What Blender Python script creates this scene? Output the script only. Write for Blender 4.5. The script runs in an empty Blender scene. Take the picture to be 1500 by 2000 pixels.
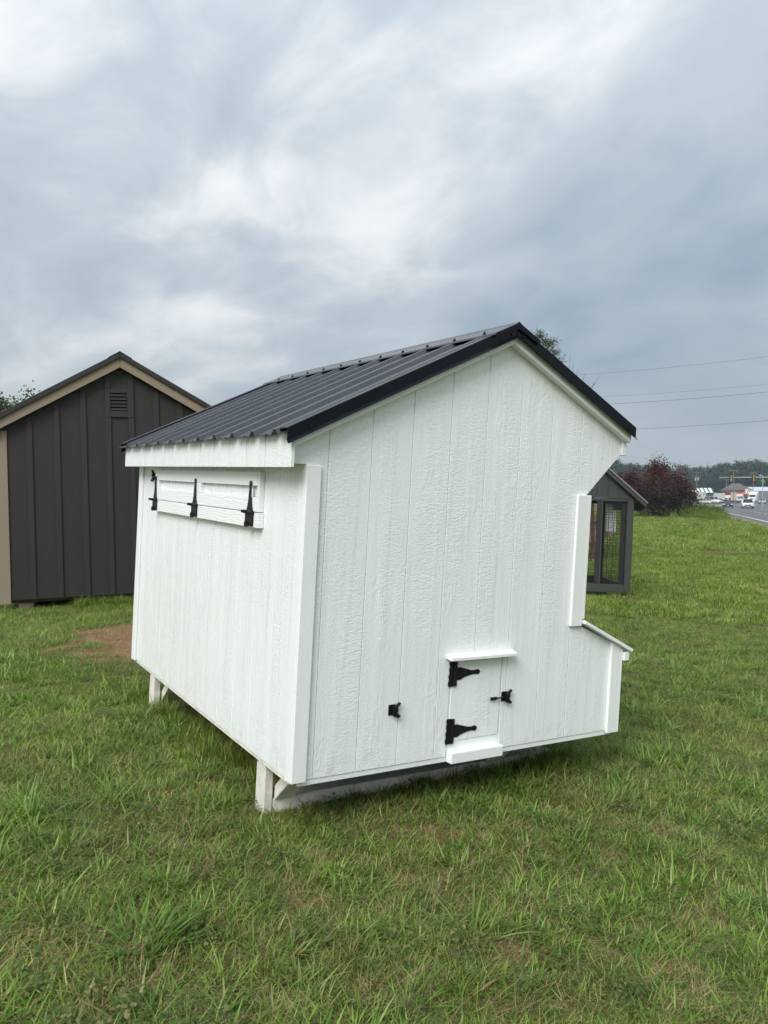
import bpy, bmesh, math, random
import numpy as np
from mathutils import Vector, Matrix
R = math.radians
rng = random.Random(7)
nrs = np.random.RandomState(11)
sc = bpy.context.scene
COL = sc.collection

# ------------------------------------------------------------------ camera
CAM = Vector((0, 0, 1.446))
cd = bpy.data.cameras.new('camera')
cam = bpy.data.objects.new('camera', cd); COL.objects.link(cam)
cam.location = CAM
PITCH = math.atan(28 / 1539.384)
cam.rotation_euler = (math.pi / 2 - PITCH, 0, 0)
cd.sensor_fit = 'HORIZONTAL'; cd.sensor_width = 36.0
cd.lens = 36.0 * 1539.384 / 1500
cd.clip_start = 0.05; cd.clip_end = 6000
sc.camera = cam

# ------------------------------------------------------------------ world, sun, exposure
def N(nt, kind, **kw):
    n = nt.nodes.new(kind)
    for k, v in kw.items():
        if k == 'inp':
            for a, b in v.items():
                n.inputs[a].default_value = b
        else:
            setattr(n, k, v)
    return n
def ML(nt, op, a, b=None, c=None, clamp=False):
    n = nt.nodes.new('ShaderNodeMath'); n.operation = op; n.use_clamp = clamp
    for i, v in enumerate((a, b, c)):
        if v is None: continue
        if isinstance(v, (int, float)): n.inputs[i].default_value = v
        else: nt.links.new(v, n.inputs[i])
    return n.outputs[0]
def VM(nt, op, a, b=None, s=None):
    n = nt.nodes.new('ShaderNodeVectorMath'); n.operation = op
    for i, v in enumerate((a, b)):
        if v is None: continue
        if isinstance(v, (tuple, list)): n.inputs[i].default_value = v
        else: nt.links.new(v, n.inputs[i])
    if s is not None:
        if isinstance(s, (int, float)): n.inputs['Scale'].default_value = s
        else: nt.links.new(s, n.inputs['Scale'])
    return n.outputs[0] if op not in ('DOT_PRODUCT', 'LENGTH') else n.outputs['Value']
def MIX(nt, f, a, b, mode='MIX'):
    n = nt.nodes.new('ShaderNodeMix'); n.data_type = 'RGBA'; n.blend_type = mode
    for s, v in ((n.inputs[0], f), (n.inputs[6], a), (n.inputs[7], b)):
        if isinstance(v, (int, float)): s.default_value = v
        elif isinstance(v, (tuple, list)): s.default_value = tuple(v) + ((1,) if len(v) == 3 else ())
        else: nt.links.new(v, s)
    return n.outputs[2]
def NOISE(nt, vec, scale, detail=4, rough=.5, dist=0.0, w=None):
    n = nt.nodes.new('ShaderNodeTexNoise')
    if w is not None:
        n.noise_dimensions = '4D'; n.inputs['W'].default_value = w
    n.inputs['Scale'].default_value = scale; n.inputs['Detail'].default_value = detail
    n.inputs['Roughness'].default_value = rough; n.inputs['Distortion'].default_value = dist
    if vec is not None: nt.links.new(vec, n.inputs['Vector'])
    return n.outputs[0]
def MAPR(nt, v, a, b, c=0.0, d=1.0, smooth=True):
    n = nt.nodes.new('ShaderNodeMapRange'); n.interpolation_type = 'SMOOTHSTEP' if smooth else 'LINEAR'
    nt.links.new(v, n.inputs[0])
    for i, x in zip((1, 2, 3, 4), (a, b, c, d)): n.inputs[i].default_value = x
    return n.outputs[0]
def COMB(nt, x, y, z):
    n = nt.nodes.new('ShaderNodeCombineXYZ')
    for i, v in enumerate((x, y, z)):
        if isinstance(v, (int, float)): n.inputs[i].default_value = v
        else: nt.links.new(v, n.inputs[i])
    return n.outputs[0]
def SEP(nt, v):
    n = nt.nodes.new('ShaderNodeSeparateXYZ'); nt.links.new(v, n.inputs[0]); return n.outputs

SUN_EL, SUN_AZ = 43, 207          # azimuth clockwise from +Y (the view direction)
world = bpy.data.worlds.new('World'); sc.world = world; world.use_nodes = True
wt = world.node_tree; wt.nodes.clear()
def build_world():
    nt = wt
    tc = N(nt, 'ShaderNodeTexCoord')
    d = VM(nt, 'NORMALIZE', tc.outputs['Generated'])
    x, y, z = SEP(nt, d)
    zc = ML(nt, 'MAXIMUM', z, 0.0)
    inv = ML(nt, 'DIVIDE', 1.0, ML(nt, 'ADD', zc, 0.34))
    P = COMB(nt, ML(nt, 'MULTIPLY', x, inv), ML(nt, 'MULTIPLY', y, inv), SKY_W)
    rot = N(nt, 'ShaderNodeVectorRotate', rotation_type='Z_AXIS'); nt.links.new(P, rot.inputs['Vector'])
    rot.inputs['Angle'].default_value = R(SKY_ROT)
    Q = VM(nt, 'MULTIPLY', rot.outputs[0], (1.0, 1.25, 1.0))
    wv = N(nt, 'ShaderNodeTexNoise'); wv.inputs['Scale'].default_value = 1.6; wv.inputs['Detail'].default_value = 2
    nt.links.new(Q, wv.inputs['Vector'])
    warp = VM(nt, 'SCALE', VM(nt, 'SUBTRACT', wv.outputs['Color'], (.5, .5, .5)), None, 0.42)
    Q2 = VM(nt, 'ADD', Q, warp)
    big = NOISE(nt, Q2, 1.25, 3, .5)
    mid = NOISE(nt, VM(nt, 'ADD', Q2, (3.1, 7.7, 0)), 3.6, 7, .56, 0.15)
    v = ML(nt, 'ADD', ML(nt, 'MULTIPLY', big, .66), ML(nt, 'MULTIPLY', mid, .34))
    # a rain bank stands low to the right of the view and thins out upwards and to the left
    bank = MAPR(nt, VM(nt, 'DOT_PRODUCT', d, (.45, .88, .10)), .86, 1.0)
    v = ML(nt, 'SUBTRACT', v, ML(nt, 'MULTIPLY', bank, .125))
    v = ML(nt, 'ADD', ML(nt, 'MULTIPLY', ML(nt, 'SUBTRACT', v, .47), ML(nt, 'SUBTRACT', 1.0, ML(nt, 'MULTIPLY', bank, .45))), .47)
    v = ML(nt, 'ADD', v, MAPR(nt, x, .25, -.45, 0.0, .040))      # the deck thins to the left
    # towards the horizon the deck is seen edge-on and blends to one grey
    calm = MAPR(nt, z, .0, .30, .40, 1.0)
    v = ML(nt, 'ADD', ML(nt, 'MULTIPLY', ML(nt, 'SUBTRACT', v, .45), calm), .45)
    bright = MAPR(nt, v, .335, .625, smooth=False)
    dark_c, mid_c, lite_c = (.275, .355, .438), (.455, .520, .575), (.80, .815, .825)
    c = MIX(nt, MAPR(nt, bright, 0, .45, smooth=False), dark_c, mid_c)
    c = MIX(nt, MAPR(nt, bright, .45, 1.0), c, lite_c)
    # overcast luminance: zenith brighter than the horizon
    lum = ML(nt, 'ADD', .82, ML(nt, 'MULTIPLY', zc, .80))
    c = MIX(nt, 1.0, c, COMB(nt, lum, lum, lum), 'MULTIPLY')
    sky = N(nt, 'ShaderNodeTexSky', sky_type='NISHITA'); sky.sun_disc = False
    sky.sun_elevation = R(SUN_EL); sky.sun_rotation = R(SUN_AZ)
    skc = MIX(nt, 1.0, sky.outputs[0], (.10, .10, .10), 'MULTIPLY')
    c = MIX(nt, .08, c, skc)
    bg = N(nt, 'ShaderNodeBackground'); nt.links.new(c, bg.inputs[0]); bg.inputs[1].default_value = SKY_STR
    out = N(nt, 'ShaderNodeOutputWorld'); nt.links.new(bg.outputs[0], out.inputs[0])
    world.cycles.sampling_method = 'MANUAL'; world.cycles.sample_map_resolution = 512
SKY_W, SKY_ROT, SKY_STR = 13.9, 50, 0.535
build_world()
sd = bpy.data.lights.new('sun', 'SUN'); sd.energy = 1.5; sd.angle = R(34); sd.color = (1.0, .98, .95)
sun = bpy.data.objects.new('sun', sd); COL.objects.link(sun)
sdir = Vector((math.sin(R(SUN_AZ)) * math.cos(R(SUN_EL)), math.cos(R(SUN_AZ)) * math.cos(R(SUN_EL)), math.sin(R(SUN_EL))))
sun.rotation_euler = sdir.to_track_quat('Z', 'Y').to_euler(); sun.location = (0, 0, 30)
vs = sc.view_settings
vs.view_transform = 'Standard'; vs.look = 'None'; vs.gamma = 1.0; vs.use_curve_mapping = False
vs.exposure = 1.07
try:
    sc.cycles.use_denoising = True
    sc.cycles.denoiser = 'OPENIMAGEDENOISE'
    sc.cycles.denoising_prefilter = 'ACCURATE'
except Exception: pass
sc.cycles.max_bounces = 6; sc.cycles.diffuse_bounces = 3; sc.cycles.adaptive_threshold = .02; sc.cycles.transparent_max_bounces = 8

# ------------------------------------------------------------------ helpers
F_PX = 1539.384
FWD = Vector((0, math.cos(PITCH), -math.sin(PITCH))); UP = Vector((0, math.sin(PITCH), math.cos(PITCH)))
def at(px, py, D):
    """world point seen at photo pixel (px,py), D metres ahead"""
    r = FWD + Vector((1, 0, 0)) * ((px - 750) / F_PX) - UP * ((py - 1000) / F_PX)
    return CAM + r * (D / r.y)

def tag(o, label=None, cat=None, group=None, kind=None):
    if label: o['label'] = label
    if cat: o['category'] = cat
    if group: o['group'] = group
    if kind: o['kind'] = kind
    return o
def empty(name, loc=(0, 0, 0), rz=0.0, parent=None):
    o = bpy.data.objects.new(name, None); COL.objects.link(o); o.empty_display_size = .1
    o.location = loc; o.rotation_euler = (0, 0, rz)
    if parent: o.parent = parent
    return o
def link(name, me, mat=None, parent=None, loc=None):
    o = bpy.data.objects.new(name, me); COL.objects.link(o)
    if mat and not me.materials: me.materials.append(mat)
    if parent: o.parent = parent
    if loc is not None: o.location = loc
    return o
def copy_tree(o, parent=None):
    c = o.copy(); COL.objects.link(c); c.parent = parent
    for ch in list(o.children): copy_tree(ch, c)
    return c
class MB:
    def __init__(s): s.v = []; s.f = []
    def add(s, vs_, fs):
        b = len(s.v); s.v += [tuple(p) for p in vs_]; s.f += [tuple(i + b for i in f) for f in fs]; return s
    def box(s, x0, x1, y0, y1, z0, z1):
        return s.add([(x0, y0, z0), (x1, y0, z0), (x1, y1, z0), (x0, y1, z0), (x0, y0, z1), (x1, y0, z1), (x1, y1, z1), (x0, y1, z1)],
                     [(0, 3, 2, 1), (4, 5, 6, 7), (0, 1, 5, 4), (1, 2, 6, 5), (2, 3, 7, 6), (3, 0, 4, 7)])
    def prism(s, poly, axis, a, b):
        """poly = 2D outline in the plane normal to axis (x:(y,z), y:(x,z), z:(x,y)), extruded a..b"""
        def P(p, t):
            return {'x': (t, p[0], p[1]), 'y': (p[0], t, p[1]), 'z': (p[0], p[1], t)}[axis]
        n = len(poly)
        return s.add([P(p, a) for p in poly] + [P(p, b) for p in poly],
                     [tuple(range(n)), tuple(range(2 * n - 1, n - 1, -1))] + [(i, i + n, (i + 1) % n + n, (i + 1) % n) for i in range(n)])
    def bar(s, p, q, w, h=None, up=(0, 0, 1)):
        h = h or w; p = Vector(p); q = Vector(q); d = (q - p).normalized(); u = Vector(up)
        if abs(d.dot(u)) > .98: u = Vector((0, 1, 0))
        a = d.cross(u).normalized(); b = a.cross(d)
        vs_ = [e + a * sx * w / 2 + b * sy * h / 2 for e in (p, q) for sx, sy in ((-1, -1), (1, -1), (1, 1), (-1, 1))]
        return s.add(vs_, [(0, 1, 2, 3), (7, 6, 5, 4)] + [(i, i + 4, (i + 1) % 4 + 4, (i + 1) % 4) for i in range(4)])
    def tube(s, pts, rad, n=8, caps=True):
        pts = [Vector(p) for p in pts]; rad = rad if isinstance(rad, (list, tuple)) else [rad] * len(pts)
        base = len(s.v); u = None
        for i, p in enumerate(pts):
            d = (pts[min(i + 1, len(pts) - 1)] - pts[max(i - 1, 0)]).normalized()
            if u is None: u = d.orthogonal().normalized()
            u = (u - d * u.dot(d)).normalized(); w = d.cross(u)
            for k in range(n):
                a = 2 * math.pi * k / n
                s.v.append(tuple(p + (u * math.cos(a) + w * math.sin(a)) * rad[i]))
        for i in range(len(pts) - 1):
            for k in range(n):
                a = base + i * n + k; b = base + i * n + (k + 1) % n
                s.f.append((a, b, b + n, a + n))
        if caps:
            s.f.append(tuple(base + k for k in range(n - 1, -1, -1)))
            s.f.append(tuple(base + (len(pts) - 1) * n + k for k in range(n)))
        return s
    def mesh(s, name, bevel=0.0, seg=1, smooth=False, flip=True):
        me = bpy.data.meshes.new(name); me.from_pydata(s.v, [], s.f); me.validate()
        bm = bmesh.new(); bm.from_mesh(me)
        if flip: bmesh.ops.recalc_face_normals(bm, faces=bm.faces)
        if bevel:
            es = [e for e in bm.edges if len(e.link_faces) == 2 and e.calc_face_angle(0) > .5]
            bmesh.ops.bevel(bm, geom=es, offset=bevel, segments=seg, affect='EDGES', clamp_overlap=True)
        bm.to_mesh(me); bm.free()
        if smooth:
            for p in me.polygons: p.use_smooth = True
        return me
    def build(s, name, mat, parent=None, bevel=0.0, seg=1, smooth=False, loc=None):
        return link(name, s.mesh(name, bevel, seg, smooth), mat, parent, loc)
def clip(poly, ax, lo, hi):
    """clip a convex or simple 2D polygon to lo<=p[ax]<=hi"""
    def cut(P, side, val):
        out = []
        for i in range(len(P)):
            a, b = P[i], P[(i + 1) % len(P)]
            ia, ib = (a[ax] - val) * side >= 0, (b[ax] - val) * side >= 0
            if ia: out.append(a)
            if ia != ib:
                t = (val - a[ax]) / (b[ax] - a[ax]); out.append((a[0] + t * (b[0] - a[0]), a[1] + t * (b[1] - a[1])))
        return out
    P = cut(poly, 1, lo)
    return cut(P, -1, hi) if P else P

# ------------------------------------------------------------------ materials
def new_mat(name):
    m = bpy.data.materials.new(name); m.use_nodes = True
    nt = m.node_tree; b = nt.nodes['Principled BSDF']
    return m, nt, b
def plain(name, col, rough=.6, metal=0.0, var=.12, scale=6.0, bump=0.0, bscale=40.0, spec=.5):
    m, nt, b = new_mat(name)
    tc = N(nt, 'ShaderNodeTexCoord')
    n = NOISE(nt, tc.outputs['Object'], scale, 5, .6)
    c = MIX(nt, MAPR(nt, n, .3, .7), tuple(x * (1 - var) for x in col), tuple(min(1, x * (1 + var)) for x in col))
    nt.links.new(c, b.inputs['Base Color'])
    nt.links.new(MAPR(nt, n, .2, .8, max(.02, rough - .06), min(1, rough + .06)), b.inputs['Roughness'])
    b.inputs['Metallic'].default_value = metal; b.inputs['Specular IOR Level'].default_value = spec
    if bump:
        h = NOISE(nt, tc.outputs['Object'], bscale, 4, .6)
        bp = N(nt, 'ShaderNodeBump'); bp.inputs['Strength'].default_value = 1; bp.inputs['Distance'].default_value = bump
        nt.links.new(h, bp.inputs['Height']); nt.links.new(bp.outputs[0], b.inputs['Normal'])
    return m
def siding_mat(name, col, ref, rough=.28, depth=.0044, across=(1.0, 1.31, 0.0), dirt=.0):
    """painted, embossed wood-grain siding; ref = the empty whose frame carries the grain (z along the grain)"""
    m, nt, b = new_mat(name)
    tc = N(nt, 'ShaderNodeTexCoord'); tc.object = ref
    x, y, z = SEP(nt, tc.outputs['Object'])
    u = ML(nt, 'ADD', ML(nt, 'MULTIPLY', x, across[0]), ML(nt, 'MULTIPLY', y, across[1]))
    # wandering grain coordinate
    w1 = NOISE(nt, COMB(nt, ML(nt, 'MULTIPLY', u, 5), 0, ML(nt, 'MULTIPLY', z, 1.6)), 1.0, 3, .5)
    ug = ML(nt, 'ADD', u, ML(nt, 'MULTIPLY', w1, .14))
    lines = NOISE(nt, COMB(nt, ML(nt, 'MULTIPLY', ug, 95), 0, ML(nt, 'MULTIPLY', z, 4.5)), 1.0, 3, .6)
    flame = NOISE(nt, COMB(nt, ML(nt, 'MULTIPLY', u, 14), 0, ML(nt, 'MULTIPLY', z, 5)), 1.0, 2, .5)
    rings = ML(nt, 'SINE', ML(nt, 'MULTIPLY', ML(nt, 'ADD', flame, ML(nt, 'MULTIPLY', ug, 3.0)), 46))
    rings = ML(nt, 'MULTIPLY', ML(nt, 'ADD', rings, 1), .5)
    saw = NOISE(nt, COMB(nt, ML(nt, 'MULTIPLY', u, 34), 0, ML(nt, 'MULTIPLY', z, 105)), 1.0, 3, .6, .6)
    stip = NOISE(nt, COMB(nt, ML(nt, 'MULTIPLY', u, 120), 0, ML(nt, 'MULTIPLY', z, 120)), 1.0, 3, .65)
    band = MAPR(nt, NOISE(nt, COMB(nt, ML(nt, 'MULTIPLY', u, 9), 3.3, ML(nt, 'MULTIPLY', z, .45)), 1.0, 2, .5), .47, .58)
    sawm = MAPR(nt, NOISE(nt, COMB(nt, ML(nt, 'MULTIPLY', u, 7), 9.1, ML(nt, 'MULTIPLY', z, 1.3)), 1.0, 2, .5), .40, .60)
    ringm = MAPR(nt, NOISE(nt, COMB(nt, ML(nt, 'MULTIPLY', u, 6), 5.7, ML(nt, 'MULTIPLY', z, 2.2)), 1.0, 1, .5), .55, .66)
    h = ML(nt, 'MULTIPLY', ML(nt, 'MULTIPLY', lines, band), .36)
    h = ML(nt, 'ADD', h, ML(nt, 'MULTIPLY', ML(nt, 'MULTIPLY', rings, ringm), .16))
    h = ML(nt, 'ADD', h, ML(nt, 'MULTIPLY', ML(nt, 'MULTIPLY', saw, sawm), .58))
    h = ML(nt, 'ADD', h, ML(nt, 'MULTIPLY', stip, .34))
    bp = N(nt, 'ShaderNodeBump'); bp.inputs['Strength'].default_value = 1; bp.inputs['Distance'].default_value = depth
    nt.links.new(h, bp.inputs['Height']); nt.links.new(bp.outputs[0], b.inputs['Normal'])
    big = NOISE(nt, tc.outputs['Object'], 1.7, 5, .6)
    c = MIX(nt, MAPR(nt, big, .3, .7), tuple(k * .965 for k in col), col)
    if dirt:
        sp = NOISE(nt, tc.outputs['Object'], 60, 2, .5)
        c = MIX(nt, MAPR(nt, sp, .74, .78, 0, dirt), c, (.25, .22, .17))
        low = ML(nt, 'MULTIPLY', MAPR(nt, z, .28, .0), MAPR(nt, NOISE(nt, tc.outputs['Object'], 9, 5, .65), .50, .74))
        c = MIX(nt, ML(nt, 'MULTIPLY', low, dirt * .8), c, (.42, .38, .29))
    nt.links.new(c, b.inputs['Base Color'])
    nt.links.new(MAPR(nt, lines, .3, .7, rough - .06, rough + .12), b.inputs['Roughness'])
    return m
def soft_leaf(name, cols, scale=1.0, trans=.35, rough=.5, use_instancer=False):
    """leaf/blade material: colour varies over the place and from leaf to leaf"""
    m, nt, b = new_mat(name)
    g = N(nt, 'ShaderNodeNewGeometry'); oi = N(nt, 'ShaderNodeObjectInfo')
    n1 = NOISE(nt, g.outputs['Position'], .9 * scale, 4, .6)
    n2 = NOISE(nt, g.outputs['Position'], 9.0 * scale, 3, .6)
    f = ML(nt, 'ADD', ML(nt, 'MULTIPLY', n1, .55), ML(nt, 'ADD', ML(nt, 'MULTIPLY', n2, .25), ML(nt, 'MULTIPLY', oi.outputs['Random'], .20)))
    isl = g.outputs['Random Per Island']
    f = ML(nt, 'ADD', f, ML(nt, 'MULTIPLY', ML(nt, 'SUBTRACT', isl, .5), .50))
    cr = N(nt, 'ShaderNodeValToRGB'); nt.links.new(MAPR(nt, f, .24, .78, smooth=False), cr.inputs[0])
    e = cr.color_ramp.elements
    while len(e) < len(cols): e.new(.5)
    for i, c in enumerate(cols):
        e[i].position = i / (len(cols) - 1); e[i].color = tuple(c) + (1,)
    col = cr.outputs[0]
    if use_instancer:
        a = N(nt, 'ShaderNodeAttribute', attribute_type='INSTANCER', attribute_name='dry')
        dryf = ML(nt, 'MULTIPLY', a.outputs['Fac'], MAPR(nt, isl, .25, .75))
        col = MIX(nt, dryf, col, (.26, .205, .10))
    nt.links.new(col, b.inputs['Base Color']); b.inputs['Roughness'].default_value = rough
    b.inputs['Specular IOR Level'].default_value = .22
    tr = N(nt, 'ShaderNodeBsdfTranslucent'); nt.links.new(MIX(nt, .5, col, (.22, .32, .03), 'MIX'), tr.inputs[0])
    mx = N(nt, 'ShaderNodeMixShader', inp={0: trans})
    nt.links.new(b.outputs[0], mx.inputs[1]); nt.links.new(tr.outputs[0], mx.inputs[2])
    nt.links.new(mx.outputs[0], nt.nodes['Material Output'].inputs[0])
    return m

# ------------------------------------------------------------------ white coop frame (fitted from the photograph)
RW = Matrix(((0.84680, -0.52927, 0.05298), (0.53035, 0.84774, -0.00788), (-0.04074, 0.03477, 0.99856)))
T_COOP = Vector((-0.37583, 3.15855, 1.446 - 1.14846))
def coop_pt(x, y, z): return T_COOP + RW @ Vector((x, y, z))

# ------------------------------------------------------------------ terrain
CP = []
for (x, y) in ((0, .3), (1.7, .3), (0, 2.1), (1.7, 2.1), (-.6, -.3), (.8, -1.2)):
    p = coop_pt(x, y, -.252); CP.append(tuple(p))
CP += [(0, 0, 0), (-1.3, 1.2, .05), (1.6, 1.2, -.06), (0, -6, -.05), (-8, -4, 0), (8, -4, -.35), (3.2, 3.2, -.20),
       (-3.4, 4.5, .12), (-5.3, 10.5, -.10), (-2.4, 11.6, -.05), (-2.7, 7.8, .09), (-9, 12, -.08), (-5, 22, -.25),
       (3.7, 14.4, -.36), (4.7, 14.4, -.37), (6.5, 10, -.37), (1, 16, -.22), (9, 22, -.46), (13, 36, -.44), (4, 40, -.4), (-20, 40, -.5),
       (20.5, 62, -.33), (23.9, 68, -.20), (27, 66, -.42), (10, 66, -.25), (22, 44, -.60), (26, 52, -.62), (31, 64, -.62), (24, 36, -.62), (44, 103, -.60),
       (57, 134, -.58), (80, 180, -.5), (40, 130, -.55), (20, 120, -.5), (120, 260, -.3), (60, 60, -.7), (-40, 120, -.5), (0, 200, -.4), (-150, 200, -.4), (200, 200, -.5),
       (100, 400, 0.), (300, 700, 0.), (-300, 700, 0.), (-200, -300, 0), (200, -300, 0)]
def warp_xy(x, y):
    r = np.sqrt(x * x + y * y) + 1e-9
    k = np.log1p(r / 2.5) / r
    return x * k, y * k
def _tps():
    P = np.array(CP); u, v = warp_xy(P[:, 0], P[:, 1]); n = len(P)
    r2 = (u[:, None] - u[None]) ** 2 + (v[:, None] - v[None]) ** 2
    K = np.where(r2 > 0, r2 * np.log(np.maximum(r2, 1e-12)), 0) + np.eye(n) * 1e-4
    A = np.zeros((n + 3, n + 3)); A[:n, :n] = K
    A[:n, n] = 1; A[:n, n + 1] = u; A[:n, n + 2] = v; A[n:, :n] = A[:n, n:].T
    return u, v, np.linalg.solve(A, np.concatenate([P[:, 2], np.zeros(3)]))
TU, TV, TW = _tps()
def hnoise(x, y):
    return (.5 * np.sin(1.7 * x + 2.1 * y + .3) + .35 * np.sin(3.9 * x - 2.6 * y + 1.1) + .25 * np.sin(6.3 * x + 5.1 * y + 2.0) + .2 * np.sin(9.7 * y - 8.3 * x))
def ground_z(x, y):
    x = np.asarray(x, float); y = np.asarray(y, float); sh = x.shape
    x = x.ravel(); y = y.ravel()
    u, v = warp_xy(x, y); z = np.zeros_like(x)
    n = len(TU)
    for a in range(0, len(x), 20000):
        s = slice(a, a + 20000)
        r2 = (u[s, None] - TU[None]) ** 2 + (v[s, None] - TV[None]) ** 2
        z[s] = (np.where(r2 > 0, r2 * np.log(np.maximum(r2, 1e-12)), 0)) @ TW[:n] + TW[n] + TW[n + 1] * u[s] + TW[n + 2] * v[s]
    z += .012 * hnoise(x, y) * np.clip(30 / (30 + np.hypot(x, y)), 0, 1)
    # drainage ditch between the lawn and the road
    for (dx, dy, rx, ry, dep) in ((28.4, 68.5, 1.7, 2.6, .85), (26.8, 72.5, 2.0, 3.0, .5), (27.0, 80, 3, 5, -.55), (30.5, 77, 2.4, 4.0, -.45)):
        z -= dep * np.exp(-((x - dx) / rx) ** 2 - ((y - dy) / ry) ** 2)
    return z.reshape(sh)
def gz(x, y): return float(ground_z(np.array([x]), np.array([y]))[0])

def dirt_mask(x, y):
    """bare soil patches, 0..1"""
    m = np.zeros_like(x)
    for (cx, cy, rx, ry, a) in ((-2.34, 7.75, .84, 1.05, .92), (-1.95, 6.95, .68, .62, .92), (-2.6, 8.5, .40, .28, .85), (.12, 3.30, .30, .12, .46), (-.02, 2.98, .2, .09, .30), (.22, 2.86, .22, .12, .32),
                                (.40, 2.46, .13, .07, .50), (-.98, 2.33, .13, .08, .55), (.55, 3.36, .3, .1, .45), (-.92, 4.1, .22, .12, .45), (-.55, 3.95, .2, .2, .4), (1.25, 3.55, .25, .15, .24),
                                (1.15, 2.75, .2, .10, .22), (4.2, 13.6, 1.0, .3, .25), (11.5, 27, 1.6, 2.2, .28), (-.25, 2.75, .15, .10, .40), (.9, 2.42, .1, .07, .36)):
        d = np.sqrt(((x - cx) / rx) ** 2 + ((y - cy) / ry) ** 2) + .30 * hnoise(x * 2.3 + cx, y * 2.3) + .16 * hnoise(x * 6.1, y * 6.1 + cx)
        m = np.maximum(m, a * np.clip((1.15 - d) / .5, 0, 1))
    return m

def build_ground():
    nr, na = 190, 288
    rad = np.concatenate([[0.05], np.geomspace(.35, 3000, nr)])
    ang = np.linspace(0, 2 * np.pi, na, endpoint=False)
    # denser in view direction
    X = rad[:, None] * np.sin(ang)[None]; Y = rad[:, None] * np.cos(ang)[None]
    Z = ground_z(X, Y)
    verts = np.stack([X, Y, Z], -1).reshape(-1, 3)
    faces = []
    for i in range(nr):
        for k in range(na):
            k2 = (k + 1) % na
            faces.append((i * na + k, (i + 1) * na + k, (i + 1) * na + k2, i * na + k2))
    faces.append(tuple(range(na)))
    me = bpy.data.meshes.new('ground'); me.from_pydata(verts.tolist(), [], faces); me.update()
    a = me.attributes.new('dirt', 'FLOAT', 'POINT'); a.data.foreach_set('value', dirt_mask(verts[:, 0], verts[:, 1]).astype(np.float32))
    bm = bmesh.new(); bm.from_mesh(me); bmesh.ops.recalc_face_normals(bm, faces=bm.faces)
    if sum(f.normal.z for f in bm.faces) < 0: bmesh.ops.reverse_faces(bm, faces=bm.faces)
    bm.to_mesh(me); bm.free()
    for p in me.polygons: p.use_smooth = True
    m, nt, b = new_mat('soil_and_turf')
    g = N(nt, 'ShaderNodeNewGeometry'); at_ = N(nt, 'ShaderNodeAttribute', attribute_name='dirt')
    pos = g.outputs['Position']
    n1 = NOISE(nt, pos, 1.3, 6, .6); n2 = NOISE(nt, pos, 22, 6, .65); n3 = NOISE(nt, pos, 90, 4, .6)
    soil = MIX(nt, MAPR(nt, n2, .3, .7), (.130, .056, .028), (.265, .150, .085))
    soil = MIX(nt, MAPR(nt, n3, .52, .62), soil, (.33, .25, .15))
    turf = MIX(nt, MAPR(nt, n2, .35, .65), (.075, .072, .026), (.160, .155, .058))
    turf = MIX(nt, MAPR(nt, n1, .35, .65, 0, .6), turf, (.105, .120, .040))
    d = VM(nt, 'LENGTH', pos)
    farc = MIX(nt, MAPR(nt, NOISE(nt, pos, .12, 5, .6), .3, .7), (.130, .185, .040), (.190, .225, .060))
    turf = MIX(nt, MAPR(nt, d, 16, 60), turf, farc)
    c = MIX(nt, MAPR(nt, ML(nt, 'ADD', at_.outputs['Fac'], ML(nt, 'MULTIPLY', ML(nt, 'SUBTRACT', n2, .5), .5)), .12, .42), turf, soil)
    nt.links.new(c, b.inputs['Base Color']); b.inputs['Roughness'].default_value = .95; b.inputs['Specular IOR Level'].default_value = .1
    bp = N(nt, 'ShaderNodeBump', inp={'Strength': 1.0, 'Distance': .02}); nt.links.new(n2, bp.inputs['Height']); nt.links.new(bp.outputs[0], b.inputs['Normal'])
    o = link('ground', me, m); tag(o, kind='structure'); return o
build_ground()

# ------------------------------------------------------------------ road (runs off to the shops)
ROAD_L = [(24, 40), (27.0, 52), (31.2, 64), (38, 84), (44.8, 103), (51, 119), (56.3, 134), (61.5, 149), (66, 160), (72, 172), (88, 205), (108, 245), (130, 290), (175, 370)]
def road_strip(name, off0, off1, dz, mat, seg=None, kind='structure', a=0.0, b=1.0, parent=None):
    pts = [Vector((x, y)) for x, y in ROAD_L]; dense = []
    for i in range(len(pts) - 1):
        p0 = pts[max(i - 1, 0)]; p1 = pts[i]; p2 = pts[i + 1]; p3 = pts[min(i + 2, len(pts) - 1)]
        for k in range(12):
            t = k / 12; dense.append(.5 * ((2 * p1) + (p2 - p0) * t + (2 * p0 - 5 * p1 + 4 * p2 - p3) * t * t + (-p0 + 3 * p1 - 3 * p2 + p3) * t ** 3))
    dense.append(pts[-1])
    n = len(dense); i0, i1 = int(a * (n - 1)), max(int(a * (n - 1)) + 1, int(b * (n - 1)))
    cols = max(2, int(abs(off1 - off0) / 1.5) + 2)
    v, f = [], []
    for i in range(i0, i1 + 1):
        d = (dense[min(i + 1, n - 1)] - dense[max(i - 1, 0)]).normalized(); nn = Vector((d.y, -d.x))
        for k in range(cols):
            q = dense[i] + nn * (off0 + (off1 - off0) * k / (cols - 1)); v.append((q.x, q.y))
    A = np.array(v); z = ground_z(A[:, 0], A[:, 1]) + dz
    v3 = [(p[0], p[1], zz) for p, zz in zip(v, z)]
    for i in range(i1 - i0):
        for k in range(cols - 1):
            q = i * cols + k; f.append((q, q + 1, q + cols + 1, q + cols))
    mb = MB().add(v3, f); me = mb.mesh(name, flip=False)
    bm = bmesh.new(); bm.from_mesh(me)
    if sum(t.normal.z for t in bm.faces) < 0: bmesh.ops.reverse_faces(bm, faces=bm.faces)
    bm.to_mesh(me); bm.free()
    o = link(name, me, mat, parent)
    if kind and not parent: tag(o, kind=kind)
    return o
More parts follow.
